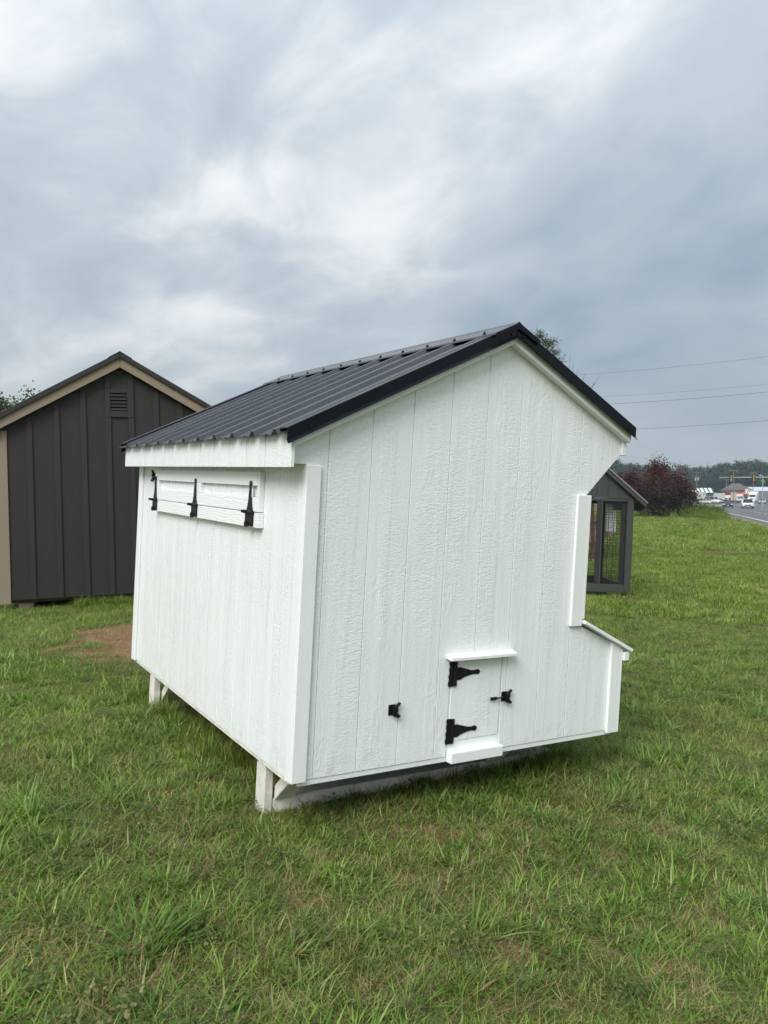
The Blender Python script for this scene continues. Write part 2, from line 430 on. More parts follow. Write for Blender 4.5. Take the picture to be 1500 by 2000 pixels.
M_ASPHALT = plain('asphalt', (.115, .118, .125), .85, var=.18, scale=.4, bump=.004, bscale=30)
M_LINE = plain('road_paint', (.72, .72, .70), .7, var=.1, scale=2)
M_GRAVELV = plain('gravel_shoulder', (.19, .165, .115), .95, var=.3, scale=2.5)
road = road_strip('road', -.7, 17.0, .055, M_ASPHALT)
road_strip('road_shoulder', -2.2, -.7, .04, M_GRAVELV)
road_strip('edge_line', 0, .22, .075, M_LINE, parent=road)
for k in range(26):
    a = .08 + k * .034
    road_strip('lane_dash', 4.0, 4.16, .075, M_LINE, a=a, b=a + .011, parent=road)
    road_strip('lane_dash', 7.9, 8.06, .075, M_LINE, a=a + .005, b=a + .016, parent=road)
road_strip('edge_line', 12.0, 12.2, .075, M_LINE, parent=road)
road_strip('side_road', -9, -.7, .05, M_ASPHALT, a=.60, b=.80)

# ------------------------------------------------------------------ the white chicken coop
coop = bpy.data.objects.new('chicken_coop', None); COL.objects.link(coop)
coop.matrix_world = Matrix.Translation(T_COOP) @ RW.to_4x4()
tag(coop, 'white wooden chicken coop with black ribbed metal roof on low skids', 'chicken coop')
WHITE = (.845, .87, .865)
M_SIDE = siding_mat('white_embossed_siding', WHITE, coop, dirt=.28)
M_TRIM = siding_mat('white_painted_board', (.85, .87, .86), coop, rough=.38, depth=.0012)
M_TRIMH = siding_mat('white_grained_rail', (.82, .845, .82), coop, rough=.36, depth=.0012)
def grained_rail():
    m, nt, b = new_mat('white_cedar_grain_rail')
    tc = N(nt, 'ShaderNodeTexCoord'); tc.object = coop
    x, y, z = SEP(nt, tc.outputs['Object'])
    w = NOISE(nt, COMB(nt, 0, ML(nt, 'MULTIPLY', y, 4.5), ML(nt, 'MULTIPLY', z, 22)), 1, 3, .5)
    h = ML(nt, 'SINE', ML(nt, 'ADD', ML(nt, 'MULTIPLY', w, 26), ML(nt, 'MULTIPLY', z, 420)))
    bp = N(nt, 'ShaderNodeBump', inp={'Strength': 1.0, 'Distance': .00028}); nt.links.new(h, bp.inputs['Height'])
    nt.links.new(bp.outputs[0], b.inputs['Normal']); b.inputs['Base Color'].default_value = (.85, .87, .86, 1); b.inputs['Roughness'].default_value = .36
    return m
M_TRIMH = grained_rail()
M_SEAM = plain('groove_paint', (.72, .75, .73), .7, var=.1)
M_BLACK = plain('black_hardware', (.0065, .0065, .007), .5, var=.2, scale=30, spec=.35)
def roof_metal():
    m, nt, b = new_mat('black_metal_sky_sheen_tone')
    tc = N(nt, 'ShaderNodeTexCoord')
    n = NOISE(nt, tc.outputs['Object'], 2.2, 4, .6); n2 = NOISE(nt, tc.outputs['Object'], 70, 3, .6)
    nt.links.new(MIX(nt, MAPR(nt, n, .3, .7), (.027, .030, .039), (.035, .038, .047)), b.inputs['Base Color'])  # black paint lightened in base colour to stand in for grazing sky reflection
    nt.links.new(MAPR(nt, n2, .3, .7, .24, .34), b.inputs['Roughness']); b.inputs['Specular IOR Level'].default_value = .62
    return m
M_ROOF = roof_metal()
M_RTRIM = plain('black_metal_shaded_tone', (.0035, .004, .008), .32, var=.15, scale=3, spec=.22)  # same black paint as the sheets, darkened for faces that mirror little sky
M_SKID = plain('weathered_white_wood', (.70, .675, .60), .85, var=.15, scale=14, bump=.002, bscale=60)
M_RAW = plain('raw_brown_joist', (.11, .085, .062), .9, var=.3, scale=9, bump=.002, bscale=30)

S = .2032
GX0 = .097          # first groove
XA, ZA, MLS, MRS = 1.011, 1.902, .508, .479
def zroof(x): return ZA - (MLS * (XA - x) if x < XA else MRS * (x - XA))
RB = .050           # depth of the white rake board, up the slope
# gable wall: backing panel and its siding boards
GABLE = [(0, 0), (1.515, 0), (1.515, 1.10), (1.5765, 1.2265), (1.806, 1.448), (1.806, zroof(1.806) + .03), (XA, ZA + .03), (-.078, zroof(-.078) + .03), (-.078, 1.283), (0, 1.283)]
GAB_UP = [(1.4, .55), (1.5765, .57), (1.5765, 1.2265), (1.806, 1.448), (1.806, zroof(1.806) + .03), (XA, ZA + .03), (-.078, zroof(-.078) + .03), (-.078, 1.283), (0, 1.283), (0, .55)]
GABLE_F = [(0, 0), (1.515, 0), (1.515, .57), (1.5765, .57), (1.5765, 1.2265), (1.806, 1.448), (1.806, zroof(1.806) + .03), (XA, ZA + .03), (-.078, zroof(-.078) + .03), (-.078, 1.283), (0, 1.283)]
gw = MB().prism(GABLE_F, 'y', .0042, .022).build('gable_wall', M_SEAM, coop)
edges = [-.2] + [GX0 + i * S for i in range(9)] + [1.95]
G = .0011
DX0, DX1, DZ0, DZ1 = .779, 1.079, .030, .436      # pop door opening
def board(polys, name, axis, a, b, mat, parent):
    for pl in polys:
        if len(pl) >= 3: MB().prism(pl, axis, a, b).build(name, mat, parent, bevel=.0014)
for a, b in zip(edges[:-1], edges[1:]):
    lo, hi = a + G, b - G
    if hi > DX0 and lo < DX1:     # cut round the pop door
        board([clip(clip(GABLE_F, 0, lo, hi), 1, DZ1 + .006, 3)], 'siding_board', 'y', 0, .004, M_SIDE, gw)
        if lo < DX0 - .01: board([clip(clip(GABLE_F, 0, lo, DX0 - .005), 1, 0, DZ1 + .0058)], 'siding_board', 'y', 0, .004, M_SIDE, gw)
        if hi > DX1 + .01: board([clip(clip(GABLE_F, 0, DX1 + .005, hi), 1, 0, DZ1 + .0058)], 'siding_board', 'y', 0, .004, M_SIDE, gw)
    else:
        board([clip(GABLE_F, 0, lo, hi)], 'siding_board', 'y', 0, .004, M_SIDE, gw)
# back gable (plain panel) and the two long walls
MB().prism(GABLE, 'y', 2.418, 2.44).build('back_wall', M_SIDE, coop)
lw = MB().box(.0045, .022, .022, 2.418, 0, 1.40).build('side_wall', M_SEAM, coop)
yy = [.0225] + [.055 + i * S for i in range(12)] + [2.417]
for a, b in zip(yy[:-1], yy[1:]):
    MB().box(0, .0042, a + G, b - G, 0, 1.37).build('siding_board', M_SIDE, lw, bevel=.0014)
MB().box(1.555, 1.5765, .0225, 2.417, .0, 1.27).build('nest_side_wall', M_SIDE, coop)
# eave returns
fs = MB().box(-.086, -.0785, -.047, 2.512, 1.268, 1.408).build('eave_fascia', M_SEAM, coop)
fe = [-.050] + [.212 + i * S - .005 for i in range(11)] + [2.515]
for a, b in zip(fe[:-1], fe[1:]):
    MB().box(-.093, -.0865, a + .0044, b - .0044, 1.266, 1.400).build('siding_board', M_SIDE, fs, bevel=.0015)
MB().box(-.0784, 0, .0225, 2.417, 1.285, 1.30).build('eave_soffit', M_TRIM, coop)
MB().box(1.8065, 1.836, -.012, 2.45, 1.444, 1.548).build('eave_fascia', M_TRIM, coop, bevel=.002)
MB().prism([(1.5770, 1.2200), (1.806, 1.441), (1.806, 1.453), (1.5770, 1.232)], 'y', .0225, 2.417).build('eave_soffit', M_TRIM, coop)
# white rake boards under the metal
nL = Vector((-MLS, 1)).normalized(); nR = Vector((MRS, 1)).normalized()
def offs(x, d):   # wall line point moved d up, square to the slope
    n = nL if x < XA else nR
    return (x + n.x * d, zroof(x) + n.y * d)
ap = (XA, ZA); ap2 = (XA, ZA + .052)
MB().prism([(-.092, zroof(-.092)), ap, ap2, (-.092, zroof(-.092) + .052)], 'y', -.042, -.001).build('rake_board', M_TRIM, coop, bevel=.0015)
MB().prism([(XA + .001, ZA), (1.832, zroof(1.832)), (1.832, zroof(1.832) + .052), (XA + .001, ZA + .052)], 'y', -.042, -.001).build('rake_board', M_TRIM, coop, bevel=.0015)
# ---- metal roof
ZM = 1.968                                   # sheet plane at the ridge
def sheet_profile(y0, y1, first):
    pr = [(y0, 0.0)]; y = first
    while y < y1 - .03:
        if y > y0 + .03:
            pr += [(y - .030, 0), (y - .0125, .019), (y + .0125, .019), (y + .030, 0)]
            for k in (.083, .146):
                if y + k < y1 - .02: pr += [(y + k - .013, 0), (y + k - .006, .0035), (y + k + .006, .0035), (y + k + .013, 0)]
        y += .2286
    pr.append((y1, 0)); return pr
RY0, RY1 = -.052, 2.535
def roof_sheet(name, y0, y1, first, xe, ms, dz):
    pr = sheet_profile(y0, y1, first)
    v, f = [], []
    nseg = 6
    for i in range(nseg + 1):
        t = i / nseg; x = XA + (xe - XA) * t; z = ZM - ms * abs(x - XA) + dz
        for (y, h) in pr: v.append((x, y, z + h))
    n = len(pr)
    for i in range(nseg):
        for k in range(n - 1): f.append((i * n + k, i * n + k + 1, (i + 1) * n + k + 1, (i + 1) * n + k))
    m0 = len(v)
    v += [(a, b, c - .0025) for a, b, c in v]
    f += [tuple(m0 + k for k in reversed(q)) for q in f]
    per = [k for k in range(n)] + [i * n + n - 1 for i in range(1, nseg + 1)] + [nseg * n + k for k in range(n - 2, -1, -1)] + [i * n for i in range(nseg - 1, 0, -1)]
    for a, b in zip(per, per[1:] + per[:1]): f.append((a, b, b + m0, a + m0))
    return MB().add(v, f).build(name, M_ROOF, coop)
fr = .045
for k, (a, b) in enumerate(((RY0, fr + .2286 * 4 + .034), (fr + .2286 * 4 - .033, fr + .2286 * 8 + .034), (fr + .2286 * 8 - .033, RY1))):
    dz = .0032 * (2 - k)
    roof_sheet('roof_panel', a, b, fr, -.128, MLS, dz)
    roof_sheet('roof_panel', a, b, fr, 1.850, MRS, dz)
# rake trim (folded black metal)
def rake_trim(x_lo, ms, yo, sgn):
    # profile in (y offset outward, height above sheet plane)
    prof = [(yo + sgn * .075, .012), (yo + sgn * .070, .024), (yo, .024), (yo, -.027), (yo - sgn * .013, -.038), (yo - sgn * .010, -.0405), (yo + sgn * .0035, -.027), (yo + sgn * .0035, .0205), (yo + sgn * .068, .0205)]
    v = []
    for x in (x_lo, XA + (.001 if x_lo > XA else -.001)):
        z = ZM - ms * abs(x - XA)
        for (y, h) in prof: v.append((x, y, z + h))
    n = len(prof)
    f = [tuple(range(n)), tuple(range(2 * n - 1, n - 1, -1))] + [(i, i + n, (i + 1) % n + n, (i + 1) % n) for i in range(n)]
    return MB().add(v, f).build('rake_trim', M_RTRIM, coop)
for x_lo, ms in ((-.116, MLS), (1.852, MRS)):
    rake_trim(x_lo, ms, -.054, 1); rake_trim(x_lo, ms, 2.537, -1)
# ridge cap resting on the ribs, with its screws
def ridge():
    w = .135; t = .002; top = ZM + .0290
    prof = [(-w, -MLS * w - .004), (-w + .004, -MLS * w + .004), (-.02, -MLS * .02), (0, .004), (.02, -MRS * .02), (w - .004, -MRS * w + .004), (w, -MRS * w - .004)]
    prof = [(XA + a, top + b) for a, b in prof]
    low = [(a, b - t) for a, b in reversed(prof)]
    o = MB().prism(prof + low, 'y', -.066, 2.548).build('ridge_cap', M_ROOF, coop)
    for y0, y1 in ((-.066, -.064), (2.546, 2.548)):    # folded ends
        MB().prism([(XA - w, top - MLS * w), (XA, top), (XA + w, top - MRS * w), (XA + w, top - MRS * w - .02), (XA, top - .03), (XA - w, top - MLS * w - .02)], 'y', y0 + .0002, y1 - .0002).build('ridge_end', M_RTRIM, o)
    s = MB(); y = fr
    while y < 2.5:
        for sg, ms in ((-1, MLS), (1, MRS)):
            x = XA + sg * .112; z = top - ms * .112
            s.tube([(x, y, z - .001), (x, y, z + .004)], .009, 8); s.tube([(x, y, z + .004), (x, y, z + .011)], .0055, 6)
        y += .2286
    tag(s.build('screws', M_BLACK, o), kind='stuff')
    c = MB()                                          # dark foam closures between the ribs
    c.box(XA - .105, XA - .085, -.045, 2.53, ZM - MLS * .105 - .01, ZM - MLS * .095 + .006)
    c.box(XA + .085, XA + .105, -.045, 2.53, ZM - MRS * .105 - .01, ZM - MRS * .095 + .006)
    c.build('foam_closure', M_BLACK, o)
ridge()
s = MB()
for x in (-.02, XA - .03, XA + .04, 1.80):
    ms = MLS if x < XA else MRS; z = ZM - ms * abs(x - XA) - .012
    s.tube([(x, -.0545, z), (x, -.061, z)], .006, 8)
tag(s.build('trim_screws', M_BLACK, coop), kind='stuff')
# ---- corner boards
def tb(name, *b, mat=None, bev=.0025): return MB().box(*b).build(name, mat or M_TRIM, coop, bevel=bev)
tb('corner_board', -.006, .060, -.016, -.0005, -.004, 1.282)
tb('corner_board', -.006, -.0005, 0.0, .050, -.004, 1.282, bev=.0015)
tb('corner_board', -.014, -.0005, 2.37, 2.446, -.004, 1.282)
tb('corner_board', 1.503, 1.580, -.018, -.0005, .565, 1.2262)
tb('corner_board', 1.5772, 1.596, -.018, .07, .60, 1.2262)
# ---- nest box on the far side
NP = [(1.518, 0), (1.884, 0), (1.884, .443), (1.5775, .5665), (1.518, .5665)]
MB().prism(NP, 'y', .0005, .0105).build('nest_box_side', M_SIDE, coop, bevel=.002)
nb = MB().prism([(1.578, 0.0), (1.882, 0.0), (1.882, .44), (1.578, .56)], 'y', .011, 2.15).build('nest_box', M_SIDE, coop)
MB().prism([(1.812, -.012), (1.884, -.012), (1.884, .443), (1.812, .4715)], 'y', -.018, 0).build('corner_board', M_TRIM, coop, bevel=.002)
MB().box(1.8845, 1.896, -.018, .06, -.012, .43).build('corner_board', M_TRIM, coop, bevel=.002)
lid = MB().prism([(1.5835, .577), (1.944, .412), (1.953, .4275), (1.5835, .595)], 'y', -.04, 2.18).build('nest_box_lid', M_TRIM, coop, bevel=.002)
MB().box(1.8965, 1.934, -.030, 2.17, .368, .413).build('lid_rail', M_TRIM, lid, bevel=.002)
# ---- floor and skids
MB().box(.02, 1.862, .012, 2.42, -.016, -.0005).build('floor_deck', M_RAW, coop)
tb('floor_skirt', .03, 1.862, .004, .0115, -.026, -.0010)
tb('floor_skirt', .006, .0195, .03, 2.41, -.022, -.0010, mat=M_SKID)
for x in (.10, .5, .9, 1.3, 1.7):
    MB().box(x, x + .038, .72, 1.98, -.085, -.0165).build('floor_joist', M_RAW, coop)
def skid(y, front):
    o = MB().box(.064, 1.74, y, y + .088, -.300, -.186).build('skid', M_SKID, coop, bevel=.006)
    MB().prism([(y - .004, -.30), (y + .05, -.325), (y + .088, -.27), (y + .088, -.04), (y + .070, -.0175), (y - .004, -.0175)], 'x', .018, .062).build('end_post', M_SKID, o, bevel=.005)
    MB().box(.12, 1.72, y + .36, y + .398, -.085, -.0200).build('rim_board', M_RAW, o)
    for x, d in ((.07, -1), (.36, 1), (1.27, -1), (1.55, 1)):
        ya = y if d < 0 else y + .088
        MB().prism([(ya, -.195), (ya + d * .165, -.045), (ya + d * .165, -.0175 if False else -.018), (ya + d * .12, -.018), (ya, -.125)], 'x', x, x + .088).build('brace', M_SKID, o, bevel=.003)
    return o
skid(.30, True); skid(2.015, False)
# ---- pop door
door = MB().box(DX0 + .004, DX1 - .004, -.002, .0038, .070, DZ1).build('pop_door', M_SIDE, coop, bevel=.002)
tb('door_header', .748, 1.132, -.040, -.0005, .449, .472)
door_head = MB().prism([(-.046, .447), (-.0005, .452), (-.0005, .473), (-.046, .463)], 'x', .746, 1.134).build('door_header_cap', M_TRIM, coop, bevel=.002)
bpy.data.objects.remove(bpy.data.objects['door_header'])
door_head.name = 'door_header'
tb('door_threshold', .783, 1.084, .0015, .0040, -.010, .0695)
tb('door_sill', .778, 1.082, -.040, .0013, -.024, .026)
def t_hinge_mesh(name):
    """strap hinge: leaf on the left of x=0, knuckle at 0, strap towards +x; lies in the xz plane, front towards -y"""
    mb = MB()
    leaf = [(-.004, .062), (-.030, .062), (-.034, .050), (-.030, .036), (-.034, .020), (-.030, .006), (-.036, -.010), (-.032, -.030), (-.037, -.046), (-.034, -.062), (-.004, -.062)]
    mb.prism(leaf, 'y', -.0035, 0)
    mb.prism([(.004, .060), (.016, .060), (.016, -.062), (.004, -.062)], 'y', -.0034, -.0002)
    strap = [(.0165, .030), (.040, .030), (.048, .024), (.054, .025), (.064, .022), (.100, .011), (.128, .009), (.132, .012), (.148, .012), (.156, .006), (.158, 0),
             (.156, -.006), (.148, -.012), (.132, -.012), (.128, -.009), (.100, -.012), (.064, -.020), (.054, -.024), (.048, -.026), (.040, -.032), (.0165, -.032)]
    mb.prism(strap, 'y', -.0033, -.0001)
    mb.tube([(0, -.006, -.060), (0, -.006, .060)], .0062, 10)
    for x, z in ((.035, .014), (.035, -.016), (.085, 0), (.142, 0), (-.02, .05), (-.02, 0), (-.02, -.05)):
        mb.tube([(x, -.003, z), (x, -.0065, z)], .005, 8)
    return mb.mesh(name)
HM = t_hinge_mesh('hinge'); HM.materials.append(M_BLACK)
for z in (.380, .116):
    o = link('hinge', HM, None, door); o.location = (.797, -.0025, z)
    o.scale = (.93, 1, .93)
def gate_latch(parent, loc, rot, bar):
    mb = MB()
    mb.prism([(-.026, -.030), (.018, -.030), (.022, -.024), (.022, .024), (.018, .032), (-.022, .032), (-.026, .026)], 'y', -.003, 0)
    mb.prism([(-.006, -.030), (.030, -.046), (.036, -.040), (.020, -.014), (.022, .004), (.020, .016), (.040, .040), (.034, .046), (.008, .024), (-.004, .02)], 'y', -.026, -.010)
    mb.tube([(.012, -.003, .006), (.014, -.030, .006)], .010, 8)
    mb.tube([(.012, -.012, -.012), (.038, -.024, -.038)], .007, 6)
    mb.tube([(.018, -.016, .014), (.040, -.018, .044)], .006, 6)
    o = mb.build('gate_latch', M_BLACK, parent); o.scale = (.78, .8, .74); o.location = loc; o.rotation_euler = rot
    if bar:
        b = MB().tube([(-.012, -.016, 0), (-.075, -.016, -.002)], .0055, 8)
        b.box(-.122, -.072, -.020, -.012, -.012, .008).build('latch_bar', M_BLACK, o, bevel=.002)
    return o
gate_latch(coop, (1.106, -.0005, .247), (0, 0, 0), True)
gate_latch(coop, (.470, -.0005, .247), (0, 0, 0), False)
# ---- long shutter under the eave
SH = empty('ventilation_shutter', parent=coop)
SY0, SY1 = .392, 2.015
def sh(name, y0, y1, z0, z1, x0=-.030, mat=M_TRIM, x1=-.0005, bev=.002): return MB().box(x0, x1, y0, y1, z0, z1).build(name, mat, SH, bevel=bev)
sh('top_rail', SY0 + .035, SY1, 1.186, 1.250)
sh('lower_rail', SY0 + .035, SY1, 1.070, 1.134, mat=M_TRIMH)
sh('bottom_board', SY0 + .006, SY1, 1.000, 1.0665, x0=-.032, mat=M_TRIMH)
sh('end_stile', SY0 + .012, SY0 + .0345, 1.070, 1.250, x0=-.027)
sh('end_stile', SY1 - .075, SY1 - .001, 1.1345, 1.1855)
sh('middle_stile', 1.17, 1.245, 1.1345, 1.1855)
for a, b in ((SY0 + .036, .62), (.6255, .84), (.8455, 1.05), (1.0555, 1.169), (1.246, 1.45), (1.4555, 1.66), (1.6655, 1.80), (1.8055, 1.939)):
    sh('panel_board', a, b, 1.1345, 1.1855, x0=-.012, mat=M_SIDE, bev=.0015)
def strap_hinge(y, flat):
    mb = MB()
    strap = [(.030, 0), (.028, .022), (.022, .026), (.022, .036), (.018, .042), (.011, .10), (.008, .116), (.012, .121), (.012, .131), (.006, .140), (-.006, .140), (-.012, .131), (-.012, .121), (-.008, .116), (-.011, .10), (-.018, .042), (-.022, .036), (-.022, .026), (-.028, .022), (-.030, 0)]
    mb.prism(strap, 'x', -.0035, 0)
    leaf = [(.046, -.002), (.046, -.045), (.036, -.052), (.042, -.058), (.030, -.066), (-.006, -.060), (-.034, -.066), (-.048, -.058), (-.046, -.002)]
    mb.prism(leaf, 'x', -.0036, 0)
    mb.tube([(-.009, -.052, 0), (-.009, .052, 0)], .0085, 8)
    mb.tube([(-.004, 0, 0), (-.040, .002, .003)], .0065, 8)
    mb.tube([(-.003, .012, -.055), (-.016, .012, -.055)], .014, 10)
    o = mb.build('hinge', M_BLACK, SH); o.location = (-.033, y, 1.068); return o
for y in (1.985, 1.245, .485): strap_hinge(y, False)
lt = gate_latch(SH, (-.001, 2.105, 1.212), (0, 0, R(-90)), False)
lt.scale = (-.8, .8, .8)
MB().tube([(-.018, 2.10, 1.208), (-.036, 1.985, 1.206)], .006, 8).build('latch_bar', M_BLACK, SH)

# ------------------------------------------------------------------ brown board-and-batten shed
shed = bpy.data.objects.new('storage_shed', None); COL.objects.link(shed)
_yw = R(22); _tl = R(-1.0)
shed.matrix_world = Matrix.Translation((-5.204, 10.70, .040)) @ Matrix.Rotation(_yw, 4, 'Z') @ Matrix.Rotation(_tl, 4, 'Y')
tag(shed, 'dark brown board-and-batten shed with tan trim beside the white coop', 'shed')
M_BROWN = siding_mat('dark_brown_siding', (.0225, .0188, .0165), shed, rough=.62, depth=.0018)
M_BROWN2 = siding_mat('dark_brown_batten', (.0255, .022, .0195), shed, rough=.58, depth=.0012)
M_TAN = siding_mat('tan_trim_board', (.265, .208, .148), shed, rough=.6, depth=.001)
M_BROOF = plain('brown_roof_metal', (.026, .023, .020), .45, var=.15)
M_LOUV = plain('black_louvre', (.006, .0055, .005), .7)
M_VOID = plain('dark_void', (.006, .006, .006), .9)
M_BLOCK = plain('concrete_block', (.16, .125, .10), .95, var=.3, scale=12, bump=.004)
SW, SH_, SA, SM = 3.20, 2.300, 1.600, .572
SD = 4.3
def zs(u): return SH_ + SM * (SA - abs(u - SA))
SP = [(0, 0), (SW, 0), (SW, SH_), (SA, zs(SA)), (0, SH_)]
fw = MB().prism(SP, 'y', .0, .03).build('front_wall', M_BROWN, shed)
MB().prism(SP, 'y', SD - .03, SD).build('back_wall', M_BROWN, shed)
MB().box(0, .03, .0305, SD - .0305, 0, SH_).build('side_wall', M_BROWN, shed)
MB().box(SW - .03, SW, .0305, SD - .0305, 0, SH_).build('side_wall', M_BROWN, shed)
for c in (.40, .75, 1.10, 1.43, 1.745, 2.09, 2.43, 2.77):
    pl = clip(SP, 0, c - .038, c + .038)
    if 1.3 < c < 1.8:
        board([clip(pl, 1, .002, 2.525), clip(pl, 1, 2.93, 4)], 'batten', 'y', -.020, -.0005, M_BROWN2, shed)
    else:
        board([clip(pl, 1, .002, 4)], 'batten', 'y', -.020, -.0005, M_BROWN2, shed)
for u, sgn in ((0, 1), (SW, -1)):
    MB().box(min(u - sgn * .02, u + sgn * .12), max(u - sgn * .02, u + sgn * .12), -.022, -.0005, -.05, SH_ + .01).build('corner_board', M_TAN, shed, bevel=.003)
    MB().box(min(u - sgn * .02, u - sgn * .0005), max(u - sgn * .02, u - sgn * .0005), 0, .10, -.05, SH_ - .02).build('corner_board', M_TAN, shed, bevel=.003)
# gable louvre vent
vt = empty('gable_vent', parent=shed)
for (a, b, c, d) in ((1.395, 1.463, 2.527, 2.928), (1.693, 1.780, 2.527, 2.928), (1.464, 1.692, 2.868, 2.928), (1.464, 1.692, 2.527, 2.612)):
    MB().box(a, b, -.026, -.0006, c, d).build('vent_frame', M_BROWN2, vt, bevel=.002)
MB().box(1.4641, 1.6919, -.003, -.0005, 2.6121, 2.8679).build('vent_back', M_VOID, vt)
for k in range(5):
    z = 2.622 + k * .050
    MB().prism([(-.024, z), (-.018, z), (-.004, z + .034), (-.010, z + .034)], 'x', 1.4645, 1.6915).build('louvre', M_LOUV, vt)
# roof: two slopes, tan rake boards, metal edge
for sgn in (-1, 1):
    e = SA + sgn * (SA + .07)
    def zz(u, d): return zs(SA) - SM * abs(u - SA) + d
    MB().prism([(SA + sgn * .001, zz(SA, .005)), (e, zz(e, .005)), (e, zz(e, .136)), (SA + sgn * .001, zz(SA, .136))], 'y', -.115, -.075).build('rake_board', M_TAN, shed, bevel=.003)
    rp = MB().prism([(SA + sgn * .0005, zz(SA, .150)), (e + sgn * .03, zz(e + sgn * .03, .150)), (e + sgn * .03, zz(e + sgn * .03, .166)), (SA + sgn * .0005, zz(SA, .166))], 'y', -.13, SD + .12).build('roof_slope', M_BROOF, shed)
    MB().prism([(SA + sgn * .001, zz(SA, .140)), (e + sgn * .03, zz(e + sgn * .03, .140)), (e + sgn * .03, zz(e + sgn * .03, .215)), (SA + sgn * .001, zz(SA, .215))], 'y', -.150, -.131).build('rake_trim', M_BROOF, rp, bevel=.003)
    MB().prism([(SA + sgn * .001, zz(SA, .138)), (e, zz(e, .138)), (e, zz(e, .1385 + .010)), (SA + sgn * .001, zz(SA, .1485))], 'y', -.1305, .0).build('soffit', M_TAN, rp)
    MB().box(min(e, e - sgn * .02), max(e, e - sgn * .02), -.11, SD + .1, zz(e, .002), zz(e, .13)).build('eave_fascia', M_TAN, shed, bevel=.003)
MB().prism([(SA - .16, zs(SA) + .225 - SM * .16), (SA, zs(SA) + .228), (SA + .16, zs(SA) + .225 - SM * .16), (SA + .16, zs(SA) + .217 - SM * .16), (SA, zs(SA) + .219), (SA - .16, zs(SA) + .217 - SM * .16)], 'y', -.155, SD + .12).build('ridge_cap', M_BROOF, shed, bevel=.002)
MB().box(.03, SW - .03, .10, SD - .1, -.05, -.002).build('floor_frame', M_RAW, shed)
for u in (.20, 1.5, 2.85):
    for y in (.06, 2.0, 3.9):
        MB().box(u, u + .20, y, y + .40, -.22, -.052).build('foundation_block', M_BLOCK, shed, bevel=.006)

# ------------------------------------------------------------------ grey coop with wire-mesh run
gc = bpy.data.objects.new('wire_mesh_coop', None); COL.objects.link(gc)
gc.matrix_world = Matrix.Translation((4.50, 14.40, -.300)) @ Matrix.Rotation(R(1.0), 4, 'Z') @ Matrix.Rotation(R(2.3), 4, 'Y')
tag(gc, 'grey wooden coop with black wire mesh sides standing behind the white coop', 'chicken coop')
M_GREY = siding_mat('grey_siding', (.044, .050, .045), gc, rough=.55, depth=.001)
M_GREYD = plain('dark_grey_frame', (.020, .021, .023), .6)
M_GEDGE = plain('grey_roof_edge', (.27, .25, .23), .5)
M_WIRE = plain('black_wire', (.012, .012, .012), .5)
GW, GD, GH = 1.83, 1.75, 1.72      # origin at the front right bottom corner; x runs to -GW
def gb(name, *b, mat=None, bev=.004, par=None): return MB().box(*b).build(name, mat or M_GREY, par or gc, bevel=bev)
for x in (-.118, -GW):
    gb('corner_post', x, x + .118, -.018, .085, .02, GH)
    gb('corner_post', x + .01, x + .10, GD - .09, GD, .02, GH, mat=M_GREYD)
gb('bottom_rail', -GW + .119, -.119, -.012, .035, .0, .145)
gb('top_rail', -GW + .119, -.119, -.006, .035, GH - .055, GH - .004)
gb('bottom_rail', -.085, -.045, .086, GD - .091, .0, .14, mat=M_GREYD)
gb('bottom_rail', -GW + .045, -GW + .085, .086, GD - .091, .0, .14, mat=M_GREYD)
gb('bottom_rail', -GW + .119, -.119, GD - .06, GD - .02, .0, .14, mat=M_GREYD)
gb('top_rail', -.085, -.045, .086, GD - .091, GH - .10, GH - .005, mat=M_GREYD)
gb('top_rail', -GW + .119, -.119, GD - .06, GD - .02, GH - .10, GH - .005, mat=M_GREYD)
gb('front_stud', -.205, -.1195, .036, .075, .146, GH - .056, mat=M_GREYD)
gb('mullion', -.665, -.575, .0, .035, .146, GH - .056, mat=M_GREYD)
gb('mullion_trim', -.590, -.563, -.012, -.0005, .146, GH - .056)
gb('mullion', -1.28, -1.19, .0, .035, .146, GH - .056, mat=M_GREYD)
GS = .81; GA = -GW / 2
def zg(x): return GH + .03 + GS * (GW / 2 - abs(x - GA))
GP = [(-GW - .17, GH), (.17, GH), (.17, GH + .015), (GA, zg(GA)), (-GW - .17, GH + .015)]
GP = [(-GW - .16, GH), (.16, GH), (.16, max(GH + .01, zg(.16) + .10)), (GA, zg(GA)), (-GW - .16, max(GH + .01, zg(.16) + .10))]
gg = MB().prism([(a, b) for a, b in GP], 'y', -.004, .02).build('gable_panel', M_GREYD, gc)
xs = [-GW - .16] + [-GW - .08 + i * S for i in range(10)] + [.16]
for a, b in zip(xs[:-1], xs[1:]):
    board([clip(GP, 0, a + .003, b - .003)], 'siding_board', 'y', -.014, -.0045, M_GREY, gg)
for sgn in (-1, 1):
    e = GA + sgn * (GW / 2 + .20)
    q = lambda u, d: zg(GA) - GS * abs(u - GA) + d
    MB().prism([(GA + sgn * .001, q(GA, -.02)), (e, q(e, -.02)), (e, q(e, .07)), (GA + sgn * .001, q(GA, .07))], 'y', -.10, -.06).build('rake_board', M_GREY, gc, bevel=.003)
    MB().prism([(GA + sgn * .001, q(GA, .071)), (e + sgn * .02, q(e + sgn * .02, .071)), (e + sgn * .02, q(e + sgn * .02, .098)), (GA + sgn * .001, q(GA, .098))], 'y', -.12, GD + .1).build('roof_slope', M_GEDGE, gc, bevel=.003)
    MB().box(min(e, e - sgn * .02), max(e, e - sgn * .02), -.06, GD + .06, q(e, -.08), q(e, .06)).build('eave_fascia', M_GREY, gc)
